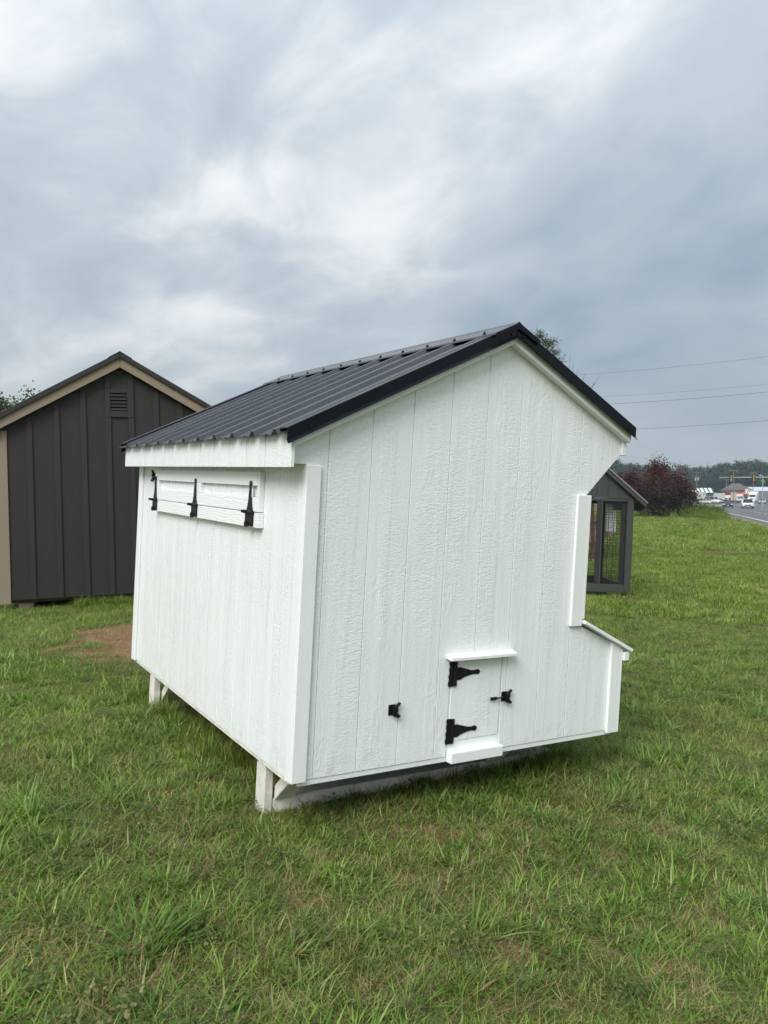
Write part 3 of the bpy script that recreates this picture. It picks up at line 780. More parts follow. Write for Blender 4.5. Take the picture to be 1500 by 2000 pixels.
def wire_grid(name, a0, a1, z0, z1, mk):
    mb = MB(); stp = .0254 * 2; r = .0024
    k = a0
    while k <= a1: mb.bar(mk(k, z0), mk(k, z1), r * 2); k += stp
    k = z0
    while k <= z1: mb.bar(mk(a0, k), mk(a1, k), r * 2); k += stp
    return tag(mb.build(name, M_WIRE, gc), kind='stuff')
wire_grid('wire_mesh', -GW + .12, -.12, .145, GH - .055, lambda a, z: (a, .0355 - .0005, z))
wire_grid('wire_mesh', .09, GD - .09, .14, GH - .10, lambda a, z: (-.043, a, z))
wire_grid('wire_mesh', -GW + .12, -.10, .14, GH - .10, lambda a, z: (a, GD - .018, z))
gb('skid', -GW + .05, -.35, .25, .34, -.12, -.002, mat=M_GREYD); gb('skid', -GW + .05, -.35, GD - .35, GD - .26, -.16, -.002, mat=M_GREYD)

# ------------------------------------------------------------------ red-brown raised coop seen through the mesh
rc = empty('raised_coop', (6.15, 23.6, -.45), R(2))
tag(rc, 'reddish brown raised coop with a white side, seen through the wire mesh', 'chicken coop')
M_RED = plain('red_brown_stain', (.105, .040, .030), .7, var=.25, scale=8)
M_PINK = plain('faded_brown_panel', (.26, .185, .155), .8, var=.15, scale=10)
M_WLAP = plain('white_lap', (.62, .64, .64), .6, var=.06)
for x in (-.25, .06):
    MB().box(x, x + .09, 0, .09, 0, 1.95).build('post', M_RED, rc)
for k in range(7):
    MB().box(-.16 + k * .066, -.1 + k * .066, .03, .06, .55, 1.12).build('panel_board', M_PINK, rc)
MB().box(-.3, .32, -.02, .029, .47, .55).build('rail', M_RED, rc); MB().box(-.3, .32, -.02, .029, 1.13, 1.20).build('rail', M_RED, rc)
MB().box(-.3, .30, .1, 1.6, .50, .545).build('deck', M_RED, rc)
for k in range(7):
    MB().box(.70, .925, .5 + .003, .62, .86 + k * .145, .995 + k * .145).build('lap_board', M_WLAP, rc)
MB().prism([(.73, 1.84), (.96, 1.50), (.98, 1.52), (.75, 1.88)], 'y', .40, .495).build('roof_edge', M_GREYD, rc)
MB().box(.86, .935, .40, .4995, .86, 1.50).build('corner_board', M_WLAP, rc)
MB().box(.72, .86, .50, .9, .70, .855).build('base_block', M_PINK, rc)
MB().prism([(-.4, 1.95), (1.0, 1.95), (.3, 2.5)], 'y', -.2, 1.6).build('roof', M_GREYD, rc)

# ------------------------------------------------------------------ foliage helpers
def leaf_cloud(points, size, jitter, seed, aspect=.62, drop=0.0):
    """one small kinked leaf per point"""
    rs = np.random.RandomState(seed); n = len(points); P = np.asarray(points)
    a = rs.normal(size=(n, 3)); a[:, 2] *= .7; a /= np.linalg.norm(a, axis=1)[:, None]
    b = np.cross(a, rs.normal(size=(n, 3))); b /= np.linalg.norm(b, axis=1)[:, None]
    a[:, 2] -= drop
    L = size * (1 + jitter * (rs.rand(n) - .5) * 2)[:, None]
    nrm = np.cross(a, b)
    q = np.stack([P - a * L * .5, P + b * L * aspect * .5 + nrm * L * .08, P + a * L * .5, P - b * L * aspect * .5 + nrm * L * .08], 1).reshape(-1, 3)
    i = np.arange(n)[:, None] * 4
    f = np.concatenate([np.concatenate([i, i + 1, i + 2], 1), np.concatenate([i, i + 2, i + 3], 1)])
    me = bpy.data.meshes.new('leaves')
    me.vertices.add(n * 4); me.vertices.foreach_set('co', q.astype(np.float32).ravel())
    me.loops.add(len(f) * 3); me.loops.foreach_set('vertex_index', f.astype(np.int32).ravel())
    me.polygons.add(len(f)); me.polygons.foreach_set('loop_start', (np.arange(len(f)) * 3).astype(np.int32)); me.polygons.foreach_set('loop_total', np.full(len(f), 3, np.int32))
    me.update(calc_edges=True); me.validate()
    return me
def clumps(rs, centre, rad, n_clump, per, cr):
    """leaf points gathered in clumps on the outer part of an ellipsoid, with gaps between"""
    out = []
    for _ in range(n_clump):
        d = rs.normal(size=3); d /= np.linalg.norm(d)
        t = rs.rand() ** .45
        c = np.array(centre) + d * np.array(rad) * t * (.8 + .35 * rs.rand())
        k = int(per * (.5 + rs.rand()))
        out.append(c + rs.normal(size=(k, 3)) * np.array(cr) * (.6 + .7 * rs.rand()))
    return np.concatenate(out)
M_BARK = plain('bark', (.10, .085, .07), .95, var=.3, scale=20, bump=.01, bscale=30)
def tree_trunk(mb, base, top, r0, r1, rs, limbs=0, spread=1.0, wig=.1):
    base = Vector(base); top = Vector(top); pts = []
    for i in range(6):
        t = i / 5; p = base.lerp(top, t) + Vector((rs.normal() * wig, rs.normal() * wig, 0)) * (t * (1 - t) * 3); pts.append(p)
    mb.tube(pts, [r0 + (r1 - r0) * i / 5 for i in range(6)], 7)
    for k in range(limbs):
        t = .3 + .65 * k / max(1, limbs); s = base.lerp(top, t)
        a = rs.rand() * 6.28; L = spread * (.6 + .6 * rs.rand()) * (1.15 - t * .6)
        e = s + Vector((math.cos(a) * L, math.sin(a) * L, L * (.35 + .5 * rs.rand())))
        r = (r0 + (r1 - r0) * t) * .5
        mb.tube([s, s.lerp(e, .5) + Vector((0, 0, -.06 * L)), e], [r, r * .65, r * .25], 5)
        for j in range(3):
            q = s.lerp(e, .4 + .25 * j); e2 = q + Vector((rs.normal(), rs.normal(), .5 + rs.rand())) * L * .3
            mb.tube([q, e2], [r * .4, r * .1], 4)

# crepe myrtle by the ditch
rs = np.random.RandomState(5)
M_MYRT = soft_leaf('plum_leaves', [(.020, .011, .010), (.034, .017, .014), (.044, .024, .017), (.054, .019, .020)], .25, .12)
M_BLOSS = soft_leaf('crimson_blossom', [(.095, .012, .018), (.15, .019, .030), (.21, .030, .044)], .4, .15)
cm = empty('crepe_myrtle', (23.6, 68.0, gz(23.6, 68.0)))
tag(cm, 'wide plum-leaved bush with crimson blossoms beside the roadside ditch', 'bush')
mb = MB()
for k in range(7):
    a = k * .9; tree_trunk(mb, (.3 * math.cos(a), .3 * math.sin(a), -.1), (1.6 * math.cos(a), 1.3 * math.sin(a), 3.2), .07, .02, rs, 4, .9)
mb.build('trunk', M_BARK, cm)
pts = np.concatenate([clumps(rs, (-.6, 0, 2.1), (2.5, 2.2, 1.8), 105, 70, (.34, .34, .26)), clumps(rs, (1.2, 0, 1.9), (1.9, 1.9, 1.75), 84, 70, (.32, .32, .26)),
                      clumps(rs, (.1, 0, 3.6), (1.0, 1.0, 1.5), 30, 60, (.24, .24, .32)), clumps(rs, (-2.7, 0, 2.7), (1.0, 1.0, 1.4), 34, 60, (.26, .26, .28))])
pts = pts[pts[:, 2] > .15]
link('crown', leaf_cloud(pts, .17, .4, 1), M_MYRT, cm)
bp = []
for p in pts[rs.randint(0, len(pts), 800)]:
    if p[2] > 1.9 + rs.rand() * 1.8: bp.append(p + rs.normal(size=(14, 3)) * (.11, .11, .15) + (0, -.12, .12))
o = link('blossoms', leaf_cloud(np.concatenate(bp), .11, .4, 2), M_BLOSS, cm)

# low shrub on the ditch bank
sp_ = at(1374, 1007, 75); sh_b = empty('roadside_shrub', (sp_.x, sp_.y, gz(sp_.x, sp_.y) - .05))
tag(sh_b, 'low spreading green shrub on the ditch bank beside the road', 'shrub')
mb = MB()
for k in range(6): tree_trunk(mb, (0, 0, 0), (1.3 * math.cos(k * 1.05), .9 * math.sin(k * 1.05), .55), .03, .01, rs, 2, .4)
mb.build('trunk', M_BARK, sh_b)
pts = np.concatenate([clumps(rs, (-.5, 0, .30), (1.6, 1.2, .50), 40, 60, (.25, .25, .14)), clumps(rs, (1.0, .5, .2), (1.3, 1.1, .40), 26, 60, (.25, .25, .12))]); pts = pts[pts[:, 2] > 0]
link('crown', leaf_cloud(pts, .15, .4, 31), soft_leaf('shrub_leaves', [(.045, .075, .020), (.080, .120, .030), (.130, .170, .045)], .5, .25), sh_b)

# far wood behind the shops: single trees, four crown shapes
M_FAR = soft_leaf('haze_tinted_far_leaves', [(.028, .046, .032), (.036, .058, .038), (.046, .070, .042), (.056, .080, .046)], .06, .15)  # leaf colours lifted towards blue, distance haze put into the tint
far_crowns = []
for k in range(4):
    r_ = np.random.RandomState(40 + k)
    pts = np.concatenate([clumps(r_, (0, 0, 10.5), (4.6, 4.6, 5.2), 46, 52, (1.0, 1.0, .75)), clumps(r_, (r_.normal() * 1.5, 0, 6), (4.4, 4.4, 3.4), 34, 34, (1.0, 1.0, .75)), clumps(r_, (r_.normal() * 1.2, 0, 14), (2.4, 2.4, 2.2), 16, 30, (.7, .7, .6))])
    pts = pts[pts[:, 2] > .6]
    me = leaf_cloud(pts, .78, .4, 60 + k); me.materials.append(M_FAR); far_crowns.append(me)
mb = MB(); tree_trunk(mb, (0, 0, -.5), (0, 0, 12), .35, .1, np.random.RandomState(3), 6, 3.5, .3); far_trunk = mb.mesh('trunk'); far_trunk.materials.append(M_BARK)
SKYL = [(1120, 905), (1150, 903), (1178, 899), (1206, 897), (1232, 903), (1262, 908), (1300, 908), (1329, 907), (1349, 914), (1366, 911), (1386, 910), (1401, 911), (1417, 902), (1436, 905), (1449, 899), (1464, 898), (1481, 901), (1497, 902), (1515, 899), (1540, 903), (1570, 900), (1605, 903)]
for i, (px, py) in enumerate(SKYL):
    for row in range(2):
        D = 372 + (i * 37 % 23) + row * 22
        g = at(px + (row * 11), py + 9 * row, D); z0 = gz(g.x, g.y); h = g.z - z0
        t = empty('broadleaf_tree', (g.x, g.y, z0), rs.rand() * 6.28)
        s = h / 16.6; t.scale = (s * (1.0 + .3 * rs.rand()), s * 1.1, s)
        tag(t, 'dark green broadleaf tree in the far wood behind the shops', 'tree', 'trees of the far wood')
        link('crown', far_crowns[(i + row * 2) % 4], None, t); link('trunk', far_trunk, None, t)

# pine with bare twigs behind the white roof
pine = empty('pine_tree', (6.75, 33, gz(6.75, 33)))
tag(pine, 'pine top with bare grey twigs showing above the white coop roof', 'tree')
M_NEED = soft_leaf('pine_needles', [(.028, .048, .018), (.050, .075, .026), (.080, .100, .036)], .6, .2)
r_ = np.random.RandomState(9); mb = MB(); pts = []
zt = 8.55; tree_trunk(mb, (0, 0, -.2), (.05, 0, zt - .5), .16, .03, r_, 0, 1, .05)
for k in range(34):
    t = k / 33; z = 3.2 + t * (zt - 3.4); L = (1.9 * (1 - t) + .42) * (.75 + .5 * r_.rand()); a = k * 2.4
    if t > .55 and math.cos(a) > .2: L *= .75
    e = Vector((math.cos(a) * L, math.sin(a) * L, z + L * .42)); s_ = Vector((0, 0, z))
    mb.tube([s_, s_.lerp(e, .5), e], [.03, .02, .008], 4)
    for j in range(9):
        c = np.array(s_.lerp(e, .30 + .08 * j)) + r_.normal(size=3) * .05
        dirs = r_.normal(size=(26, 3)) * .10 + np.array((e - s_).normalized()) * .10 + (0, 0, .05)
        pts.append(c + dirs)
mb.build('trunk', M_BARK, pine)
link('crown', leaf_cloud(np.concatenate(pts), .13, .4, 7, aspect=.16), M_NEED, pine)
tw = MB()
base = Vector((.6, 0, 5.0))
for (ex, ez) in ((.95, 7.75), (1.15, 7.45), (1.35, 7.25), (1.6, 7.0), (2.25, 6.95), (2.05, 6.7)):
    e = Vector((ex, r_.normal() * .2, ez)); m_ = base.lerp(e, .55) + Vector((.1, 0, -.15)); tw.tube([base, m_, e], [.022, .014, .004], 5)
    for j in range(4):
        q = m_.lerp(e, .2 + .2 * j); tw.tube([q, q + Vector((r_.normal() * .16, r_.normal() * .1, .18 + .12 * r_.rand()))], [.007, .002], 4)
tw.build('bare_branch', plain('dead_twig', (.13, .125, .115), .9), pine)

# thin-leaved tree behind the brown shed
lt_ = empty('small_leaved_tree', (-15.0, 31.5, gz(-15.0, 31.5))); lt_.scale = (1.07, 1.07, 1.07)
tag(lt_, 'thin leafy tree with open branches behind the brown shed', 'tree')
M_LT = soft_leaf('olive_leaves', [(.035, .045, .018), (.060, .070, .026), (.090, .088, .038)], .5, .3)
r_ = np.random.RandomState(21); mb = MB()
tree_trunk(mb, (0, 0, -.2), (.1, 0, 4.6), .12, .05, r_, 0)
pts = []
for k in range(26):
    s_ = Vector((0, 0, 2.4 + r_.rand() * 2.0)); a = r_.rand() * 6.28; L = .9 + .9 * r_.rand()
    e = s_ + Vector((math.cos(a) * L * .75, math.sin(a) * L * .75, L * .85)); e.z = min(e.z, 5.95 - .25 * abs(e.x))
    m_ = s_.lerp(e, .5) + Vector((0, 0, .08)); mb.tube([s_, m_, e], [.035, .022, .006], 5)
    for j in range(9):
        c = np.array(m_.lerp(e, j / 8)); pts.append(c + r_.normal(size=(11, 3)) * .14)
for (ex, ez) in ((1.0, 5.0), (1.5, 4.75), (1.9, 4.55), (2.35, 4.9)):
    s_ = Vector((0.1, 0, 3.4)); e = Vector((ex, 0, ez)); mb.tube([s_, s_.lerp(e, .5), e], [.03, .02, .006], 5)
    for j in range(9): pts.append(np.array(s_.lerp(e, .3 + .085 * j)) + r_.normal(size=(10, 3)) * .13)
mb.build('trunk', M_BARK, lt_)
link('crown', leaf_cloud(np.concatenate(pts), .12, .4, 8, aspect=.5), M_LT, lt_)

# ------------------------------------------------------------------ overhead lines with their poles
M_POLE = plain('weathered_pole', (.17, .15, .13), .9, var=.25, scale=6)
M_CABLE = plain('cable', (.17, .18, .19), .6)
M_STEEL = plain('galvanised_steel', (.42, .43, .44), .5, metal=.4)
def utility_pole(x, y, h, label, arms=((.4, 2.4),), rz=0., transformer=False):
    z = gz(x, y); o = empty('utility_pole', (x, y, z), rz); tag(o, label, 'utility pole')
    MB().tube([(0, 0, -.5), (0, 0, h)], [.16, .10], 10).build('pole', M_POLE, o)
    for d, w in arms:
        MB().box(-w / 2, w / 2, -.16, -.06, h - d - .06, h - d + .06).build('crossarm', M_POLE, o)
        for sx in (-.9, -.4, .4, .9):
            MB().tube([(sx * w / 2, -.11, h - d + .06), (sx * w / 2, -.11, h - d + .2)], .05, 6).build('insulator', M_STEEL, o)
    if transformer:
        for sx in (-.4, .4): MB().tube([(sx, -.25, h - 3.1), (sx, -.25, h - 2.1)], .22, 10).build('transformer', M_STEEL, o)
    return o
PA = at(1010, 720, 58); PB = at(1760, 640, 44)
utility_pole(PA.x, PA.y, PA.z - gz(PA.x, PA.y) + .3, 'wooden utility pole standing far behind the white coop', arms=((.5, 2.2),), rz=R(30))
utility_pole(PB.x, PB.y, PB.z - gz(PB.x, PB.y) + .4, 'wooden utility pole beyond the right edge of the field', arms=((.5, 2.2),), rz=R(30))
for i, (y0, y1, lab) in enumerate(((738.5, 687, 'topmost thin overhead cable crossing the grey sky'), (780, 741, 'faint second overhead cable, just above the thicker third one'),
                                    (795, 756, 'third overhead cable from the top, darker than the one above'), (843, 812, 'lowest overhead cable above the grey coop roof'))):
    def P(px, t):   # straight in depth between the two poles, slightly sagging
        D = 58 + (44 - 58) * t; py = y0 + (y1 - y0) * ((px - 1010) / 490.0)
        return at(px, py, D)
    a = P(1010, 0); b = P(1760, 1); pts = []
    for k in range(25):
        t = k / 24; p = a.lerp(b, t); p.z -= .35 * 4 * t * (1 - t); pts.append(p)
    tag(MB().tube(pts, (.009, .007, .013, .011)[i], 6).build('overhead_cable', M_CABLE), lab, 'cable', 'overhead cables')

# ------------------------------------------------------------------ vehicles
M_GLASS = plain('car_glass', (.015, .018, .022), .12, spec=.8)
M_TYRE = plain('tyre_rubber', (.015, .015, .015), .85)
M_RIM = plain('wheel_rim', (.42, .42, .43), .35, metal=.6)
M_LAMP = plain('lamp_lens', (.75, .76, .75), .15)
M_GRILLE = plain('grille', (.02, .02, .02), .5)
M_PLATE = plain('licence_plate', (.62, .64, .66), .5)
PAINT = {}
def paint(c):
    if c not in PAINT: PAINT[c] = plain('car_paint_%d' % len(PAINT), c, .3, var=.05, scale=3)
    return PAINT[c]
def wheel(parent, x, y, r, w):
    s_ = 1 if x > 0 else -1
    t = MB().tube([(x - w / 2, y, r), (x - w * .3, y, r), (x + w * .3, y, r), (x + w / 2, y, r)], [r * .9, r, r, r * .9], 18).build('wheel', M_TYRE, parent)
    MB().tube([(x + s_ * w * .40, y, r), (x + s_ * w * .53, y, r)], [r * .62, r * .5], 12).build('rim', M_RIM, t)
def make_car(name, label, cat, col, L=4.5, W=1.8, H=1.45, hood=.92, suv=False, group=None):
    """car facing -y; returns its empty"""
    o = empty(name); tag(o, label, cat, group); m = paint(col); h = L / 2; belt = hood
    prof = [(-h, .28), (-h, .62), (-h + .12, hood - .20), (-h + .95 if not suv else -h + .85, hood), (h - .75 if not suv else h - .1, hood + .02), (h - .06, hood - .06), (h, .60), (h, .30), (h - .3, .20), (-h + .25, .20)]
    MB().prism(prof, 'x', -W / 2, W / 2).build('body', m, o, bevel=.07, seg=2, smooth=True)
    cy0, cy1 = (-h + 1.25, h - .55) if not suv else (-h + 1.05, h - .12)
    ty0, ty1 = (cy0 + .75, cy1 - .62) if not suv else (cy0 + .62, cy1 - .22)
    w0, w1 = W / 2 - .06, W / 2 - .22; z0, z1 = belt - .02, H
    fr_ = [(-w0, cy0, z0), (w0, cy0, z0), (w0, cy1, z0), (-w0, cy1, z0), (-w1, ty0, z1 - .03), (w1, ty0, z1 - .03), (w1, ty1, z1 - .03), (-w1, ty1, z1 - .03)]
    MB().add(fr_, [(0, 3, 2, 1), (4, 5, 6, 7), (0, 1, 5, 4), (1, 2, 6, 5), (2, 3, 7, 6), (3, 0, 4, 7)]).build('windows', M_GLASS, o, bevel=.02)
    MB().box(-w1 - .02, w1 + .02, ty0 - .05, ty1 + .05, z1 - .045, z1).build('roof', m, o, bevel=.02)
    for sx in (-1, 1):
        MB().bar((sx * w0, cy0, z0), (sx * w1, ty0, z1 - .02), .07).build('pillar', m, o)
        MB().bar((sx * w0, cy1, z0), (sx * w1, ty1, z1 - .02), .10).build('pillar', m, o)
        MB().bar((sx * (w0 + .004), (cy0 + cy1) / 2, z0), (sx * (w1 + .004), (ty0 + ty1) / 2, z1 - .02), .06).build('pillar', m, o)
        MB().box(min(sx * (W / 2 - .42), sx * (W / 2 - .06)), max(sx * (W / 2 - .42), sx * (W / 2 - .06)), -h - .012, -h + .1, .60, .76).build('headlight', M_LAMP, o, bevel=.02)
        MB().box(min(sx * (W / 2 + .005), sx * (W / 2 + .17)), max(sx * (W / 2 + .005), sx * (W / 2 + .17)), cy0 + .25, cy0 + .38, belt, belt + .14).build('mirror', m, o, bevel=.02)
        for y in (-h + .85, h - .85): wheel(o, sx * (W / 2 - .10), y, .33, .21)
    MB().box(-W * .25, W * .25, -h - .010, -h + .06, .50, .70).build('grille', M_GRILLE, o, bevel=.01)
    MB().box(-W * .44, W * .44, -h - .03, -h + .05, .30, .44).build('bumper', M_GRILLE if col[0] > .3 else m, o, bevel=.02)
    MB().box(-.16, .16, -h - .034, -h - .0305, .36, .47).build('licence_plate', M_PLATE, o)
    return o
def place(o, px, py, D, rz=0.):
    p = at(px, py, D); o.location = (p.x, p.y, gz(p.x, p.y) + .06); o.rotation_euler = (0, 0, rz); return o
place(make_car('car', 'white sport utility car driving towards the camera on the road', 'car', (.68, .69, .69), 4.6, 1.95, 1.72, 1.02, True), 1460, 992, 146, R(-22))
place(make_car('car', 'dark sedan with bright headlights leading left of the white car', 'car', (.03, .033, .04), 4.6, 1.85, 1.45), 1422, 991, 152, R(-24))
place(make_car('car', 'silver car on the road near the right edge, beside the lorry', 'car', (.45, .47, .48), 4.5, 1.8, 1.5), 1489, 981, 228, R(-30))
place(make_car('car', 'dark car crossing behind the white sport utility car', 'car', (.08, .085, .095), 4.5, 1.8, 1.45), 1447, 980, 238, R(60))
place(make_car('car', 'pale parked car left of the grey billboard back', 'car', (.50, .52, .50), 4.4, 1.8, 1.45, group='cars parked by the shops'), 1352, 982, 226, R(50))
place(make_car('car', 'dark parked car below the grey billboard back', 'car', (.04, .045, .06), 4.4, 1.8, 1.45, group='cars parked by the shops'), 1369, 982, 224, R(40))
place(make_car('car', 'cream parked car just right of the billboard post', 'car', (.62, .60, .50), 4.4, 1.8, 1.5, group='cars parked by the shops'), 1380.5, 982, 220, R(20))
place(make_car('car', 'white parked van with tall body among the parked cars', 'van', (.66, .67, .67), 4.9, 2.0, 2.05, 1.15, True, group='cars parked by the shops'), 1392, 981, 232, R(35))
place(make_car('car', 'dark blue parked car under the wide pale sign', 'car', (.035, .045, .08), 4.4, 1.8, 1.45, group='cars parked by the shops'), 1404, 981, 236, R(25))
place(make_car('car', 'grey parked car in front of the red sign', 'car', (.16, .165, .17), 4.4, 1.8, 1.45, group='cars parked by the shops'), 1414, 980, 246, R(50))
place(make_car('car', 'white parked car glimpsed left of the plum-leaved bush', 'car', (.60, .62, .62), 4.4, 1.8, 1.45), 1252, 997, 118, R(80))
# articulated lorry
tr = empty('semi_truck'); tag(tr, 'white semi truck with grey box trailer waiting at the junction', 'truck')
MW = paint((.72, .73, .73)); MT_ = plain('trailer_panel', (.30, .31, .32), .6)
MB().prism([(-1.0, .75), (-1.0, 1.5), (.2, 1.85), (.55, 2.7), (.75, 2.9), (2.2, 3.7), (2.3, 3.7), (2.3, .75)], 'x', -1.2, 1.2).build('cab', MW, tr, bevel=.08, seg=2)
MB().add([(-1.0, .16, 1.9), (1.0, .16, 1.9), (.95, .50, 2.68), (-.95, .50, 2.68), (-1.0, .26, 1.88), (1.0, .26, 1.88), (.95, .60, 2.66), (-.95, .60, 2.66)], [(0, 1, 2, 3), (7, 6, 5, 4), (0, 4, 5, 1), (1, 5, 6, 2), (2, 6, 7, 3), (3, 7, 4, 0)]).build('windscreen', M_GLASS, tr, loc=(0, -.06, .03))
MB().box(-.55, .55, -1.06, -1.005, .95, 1.45).build('grille', M_GRILLE, tr)
MB().box(-1.2, 1.2, -1.12, -.9, .45, .8).build('bumper', MW, tr, bevel=.04)
for sx in (-1, 1): MB().box(min(sx * .7, sx * 1.1), max(sx * .7, sx * 1.1), -1.07, -1.01, 1.05, 1.25).build('headlight', M_LAMP, tr)
MB().box(-1.3, 1.3, 3.2, 15.5, 1.15, 4.0).build('trailer', MT_, tr, bevel=.03)
for y in (-.3, 3.6, 4.8, 13.2, 14.5):
    for sx in (-1, 1): wheel(tr, sx * 1.0, y, .5, .3)
MB().box(-.5, .5, 1.5, 14, .75, 1.14).build('chassis', M_GRILLE, tr)
place(tr, 1469, 981, 262, R(-40))

# ------------------------------------------------------------------ traffic lights on a mast arm
M_SIGY = plain('signal_housing', (.42, .28, .12), .6)
M_SIGB = plain('signal_backplate', (.012, .012, .012), .7)
M_LENS = plain('unlit_lens', (.05, .03, .02), .3)
ma = at(1530, 932, 131); g0 = gz(ma.x, ma.y)
mast = empty('signal_mast', (ma.x, ma.y, g0)); tag(mast, 'pale steel mast arm reaching over the road from the right edge', 'mast arm')
MB().tube([(0, 0, -.3), (0, 0, ma.z - g0 + .3)], [.17, .12], 12).build('pole', M_STEEL, mast)
MB().tube([(0, 0, ma.z - g0), (-10.6, 0, ma.z - g0 - .05)], [.11, .06], 10).build('arm', M_STEEL, mast)
for px, lab in ((1428.5, 'traffic light near the free end of the mast arm'), (1472.5, 'traffic light on the mast arm closer to the right edge')):
    p = at(px, 934.5, 130.7); s_ = empty('traffic_light', p); tag(s_, lab, 'traffic light', 'traffic lights')
    MB().box(-.30, .30, .0, .03, -.72, .62).build('backplate', M_SIGB, s_, bevel=.01)
    MB().box(-.17, .17, -.16, -.001, -.56, .48).build('housing', M_SIGY, s_, bevel=.02)
    for k in range(3):
        z = -.39 + k * .35
        l = MB().tube([(0, -.161, z), (0, -.175, z)], .10, 14).build('lens', M_LENS, s_)
        MB().tube([(0, -.1605, z), (0, -.34, z + .01)], [.125, .115], 14, caps=False).build('visor', M_SIGY, l)
    MB().box(-.03, .03, .031, .12, -.1, .3).build('bracket', M_STEEL, s_)

# ------------------------------------------------------------------ shops, signs and poles by the junction
def px_w(n, D): return n * D / F_PX
M_BEIGE = plain('beige_wall', (.46, .38, .27), .8); M_ROOFG = plain('grey_brown_shingle', (.105, .098, .088), .9, var=.25, scale=2)
M_REDP = plain('red_panel', (.50, .07, .05), .6); M_WHITEP = plain('white_panel', (.72, .73, .73), .6); M_GREENP = plain('green_panel', (.06, .30, .10), .6)
M_ORANGE = plain('orange_panel', (.65, .20, .04), .6); M_GREYP = plain('pale_sign_back', (.50, .50, .47), .8, var=.08); M_BLUER = plain('pale_blue_roof', (.45, .52, .58), .6)
M_DARKW = plain('dark_shopfront', (.045, .05, .055), .5); M_MAROON = plain('maroon_sign', (.16, .03, .035), .7); M_TEAL = plain('green_awning', (.05, .13, .10), .7)
# convenience store with hip roof
D = 300; c = at(1440, 975, D); z0 = gz(c.x, c.y)
st = empty('convenience_store', (c.x, c.y, z0), R(-12)); tag(st, 'beige shop with grey hip roof, red band and number sign behind the junction', 'shop')
k = D / F_PX
MB().box(-3.6, 4.6, 0, 9, -.2, 4.6).build('wall', M_BEIGE, st)
MB().add([(-4.4, -.8, 4.5), (5.6, -.8, 4.5), (5.6, 9.8, 4.5), (-4.4, 9.8, 4.5), (-1.0, 4, 7.2), (1.6, 4, 7.2)], [(0, 1, 5, 4), (1, 2, 5), (2, 3, 4, 5), (3, 0, 4), (0, 3, 2, 1)]).build('roof', M_ROOFG, st)
MB().box(-.3, 1.9, -.18, -.01, 3.2, 4.3).build('red_band', M_REDP, st)
MB().box(-.3, 1.9, -.14, -.01, .2, 3.15).build('entrance_panel', M_WHITEP, st)
for a in (.0, .7, 1.35): MB().box(a, a + .45, -.2, -.145, .3, 2.2).build('shop_window', M_GLASS, st)
MB().box(2.2, 5.0, -2.4, -.2, 2.6, 3.1).build('canopy', M_REDP, st)
for a in (2.3, 4.85): MB().box(a, a + .12, -2.3, -2.18, -.2, 2.595).build('canopy_post', M_MAROON, st)
MB().box(2.7, 3.4, -.16, -.01, .2, 2.2).build('shop_door', M_GREENP, st)
for a in (-3.0, 3.9): MB().box(a, a + .6, -.06, -.005, .9, 2.2).build('shop_window', M_GLASS, st)
sgn = MB().box(2.25, 3.65, -2.75, -2.5, 3.15, 4.95).build('number_sign', M_WHITEP, st)
# the "7" numeral, in red, orange above and green below
MB().prism([(2.5, 4.78), (3.42, 4.78), (3.42, 4.52), (2.5, 4.52)], 'y', -2.79, -2.755).build('numeral_bar', M_ORANGE, sgn)
MB().prism([(3.42, 4.515), (3.12, 4.515), (2.72, 3.3), (3.02, 3.3)], 'y', -2.79, -2.755).build('numeral_stem', M_REDP, sgn)
MB().box(2.9, 3.0, -2.65, -2.58, 0, 3.149).build('sign_post', M_STEEL, sgn)
# pale-roofed building at the right
c = at(1488, 975, 330); b2 = empty('low_building', (c.x, c.y, gz(c.x, c.y)), R(-8)); tag(b2, 'low grey building with pale blue roof at the right edge', 'building')
MB().box(-4.6, 9, 0, 8, -.2, 4.2).build('wall', plain('grey_wall', (.24, .26, .28), .8), b2)
MB().prism([(-.8, 4.1), (-.8, 4.3), (4, 6.2), (8.8, 4.3), (8.8, 4.1)], 'x', -5, 9.4).build('roof', M_BLUER, b2)
for a in (-3.8, -1.6, .6, 2.8, 5): MB().box(a, a + 1.3, -.05, -.005, .8, 2.6).build('window', M_GLASS, b2)
# building with white roof stripes and green front
c = at(1373, 978, 300); b3 = empty('striped_roof_shop', (c.x, c.y, gz(c.x, c.y)), R(-10)); tag(b3, 'small shop with white striped roof and green front above the billboard back', 'shop')
MB().box(-1.8, 3.6, 0, 6, -.2, 3.4).build('wall', M_TEAL, b3)
for i_ in range(4):
    MB().prism([(-.6, 3.5), (-.6, 3.6), (3.2, 5.4), (3.2, 5.3)], 'x', -2 + i_ * 1.5, -1.1 + i_ * 1.5).build('roof_stripe', M_WHITEP, b3)
MB().prism([(-.58, 3.42), (-.58, 3.5), (3.2, 5.3), (7, 3.5), (7, 3.42)], 'x', -2.1, 4.0).build('roof', M_TEAL, b3)
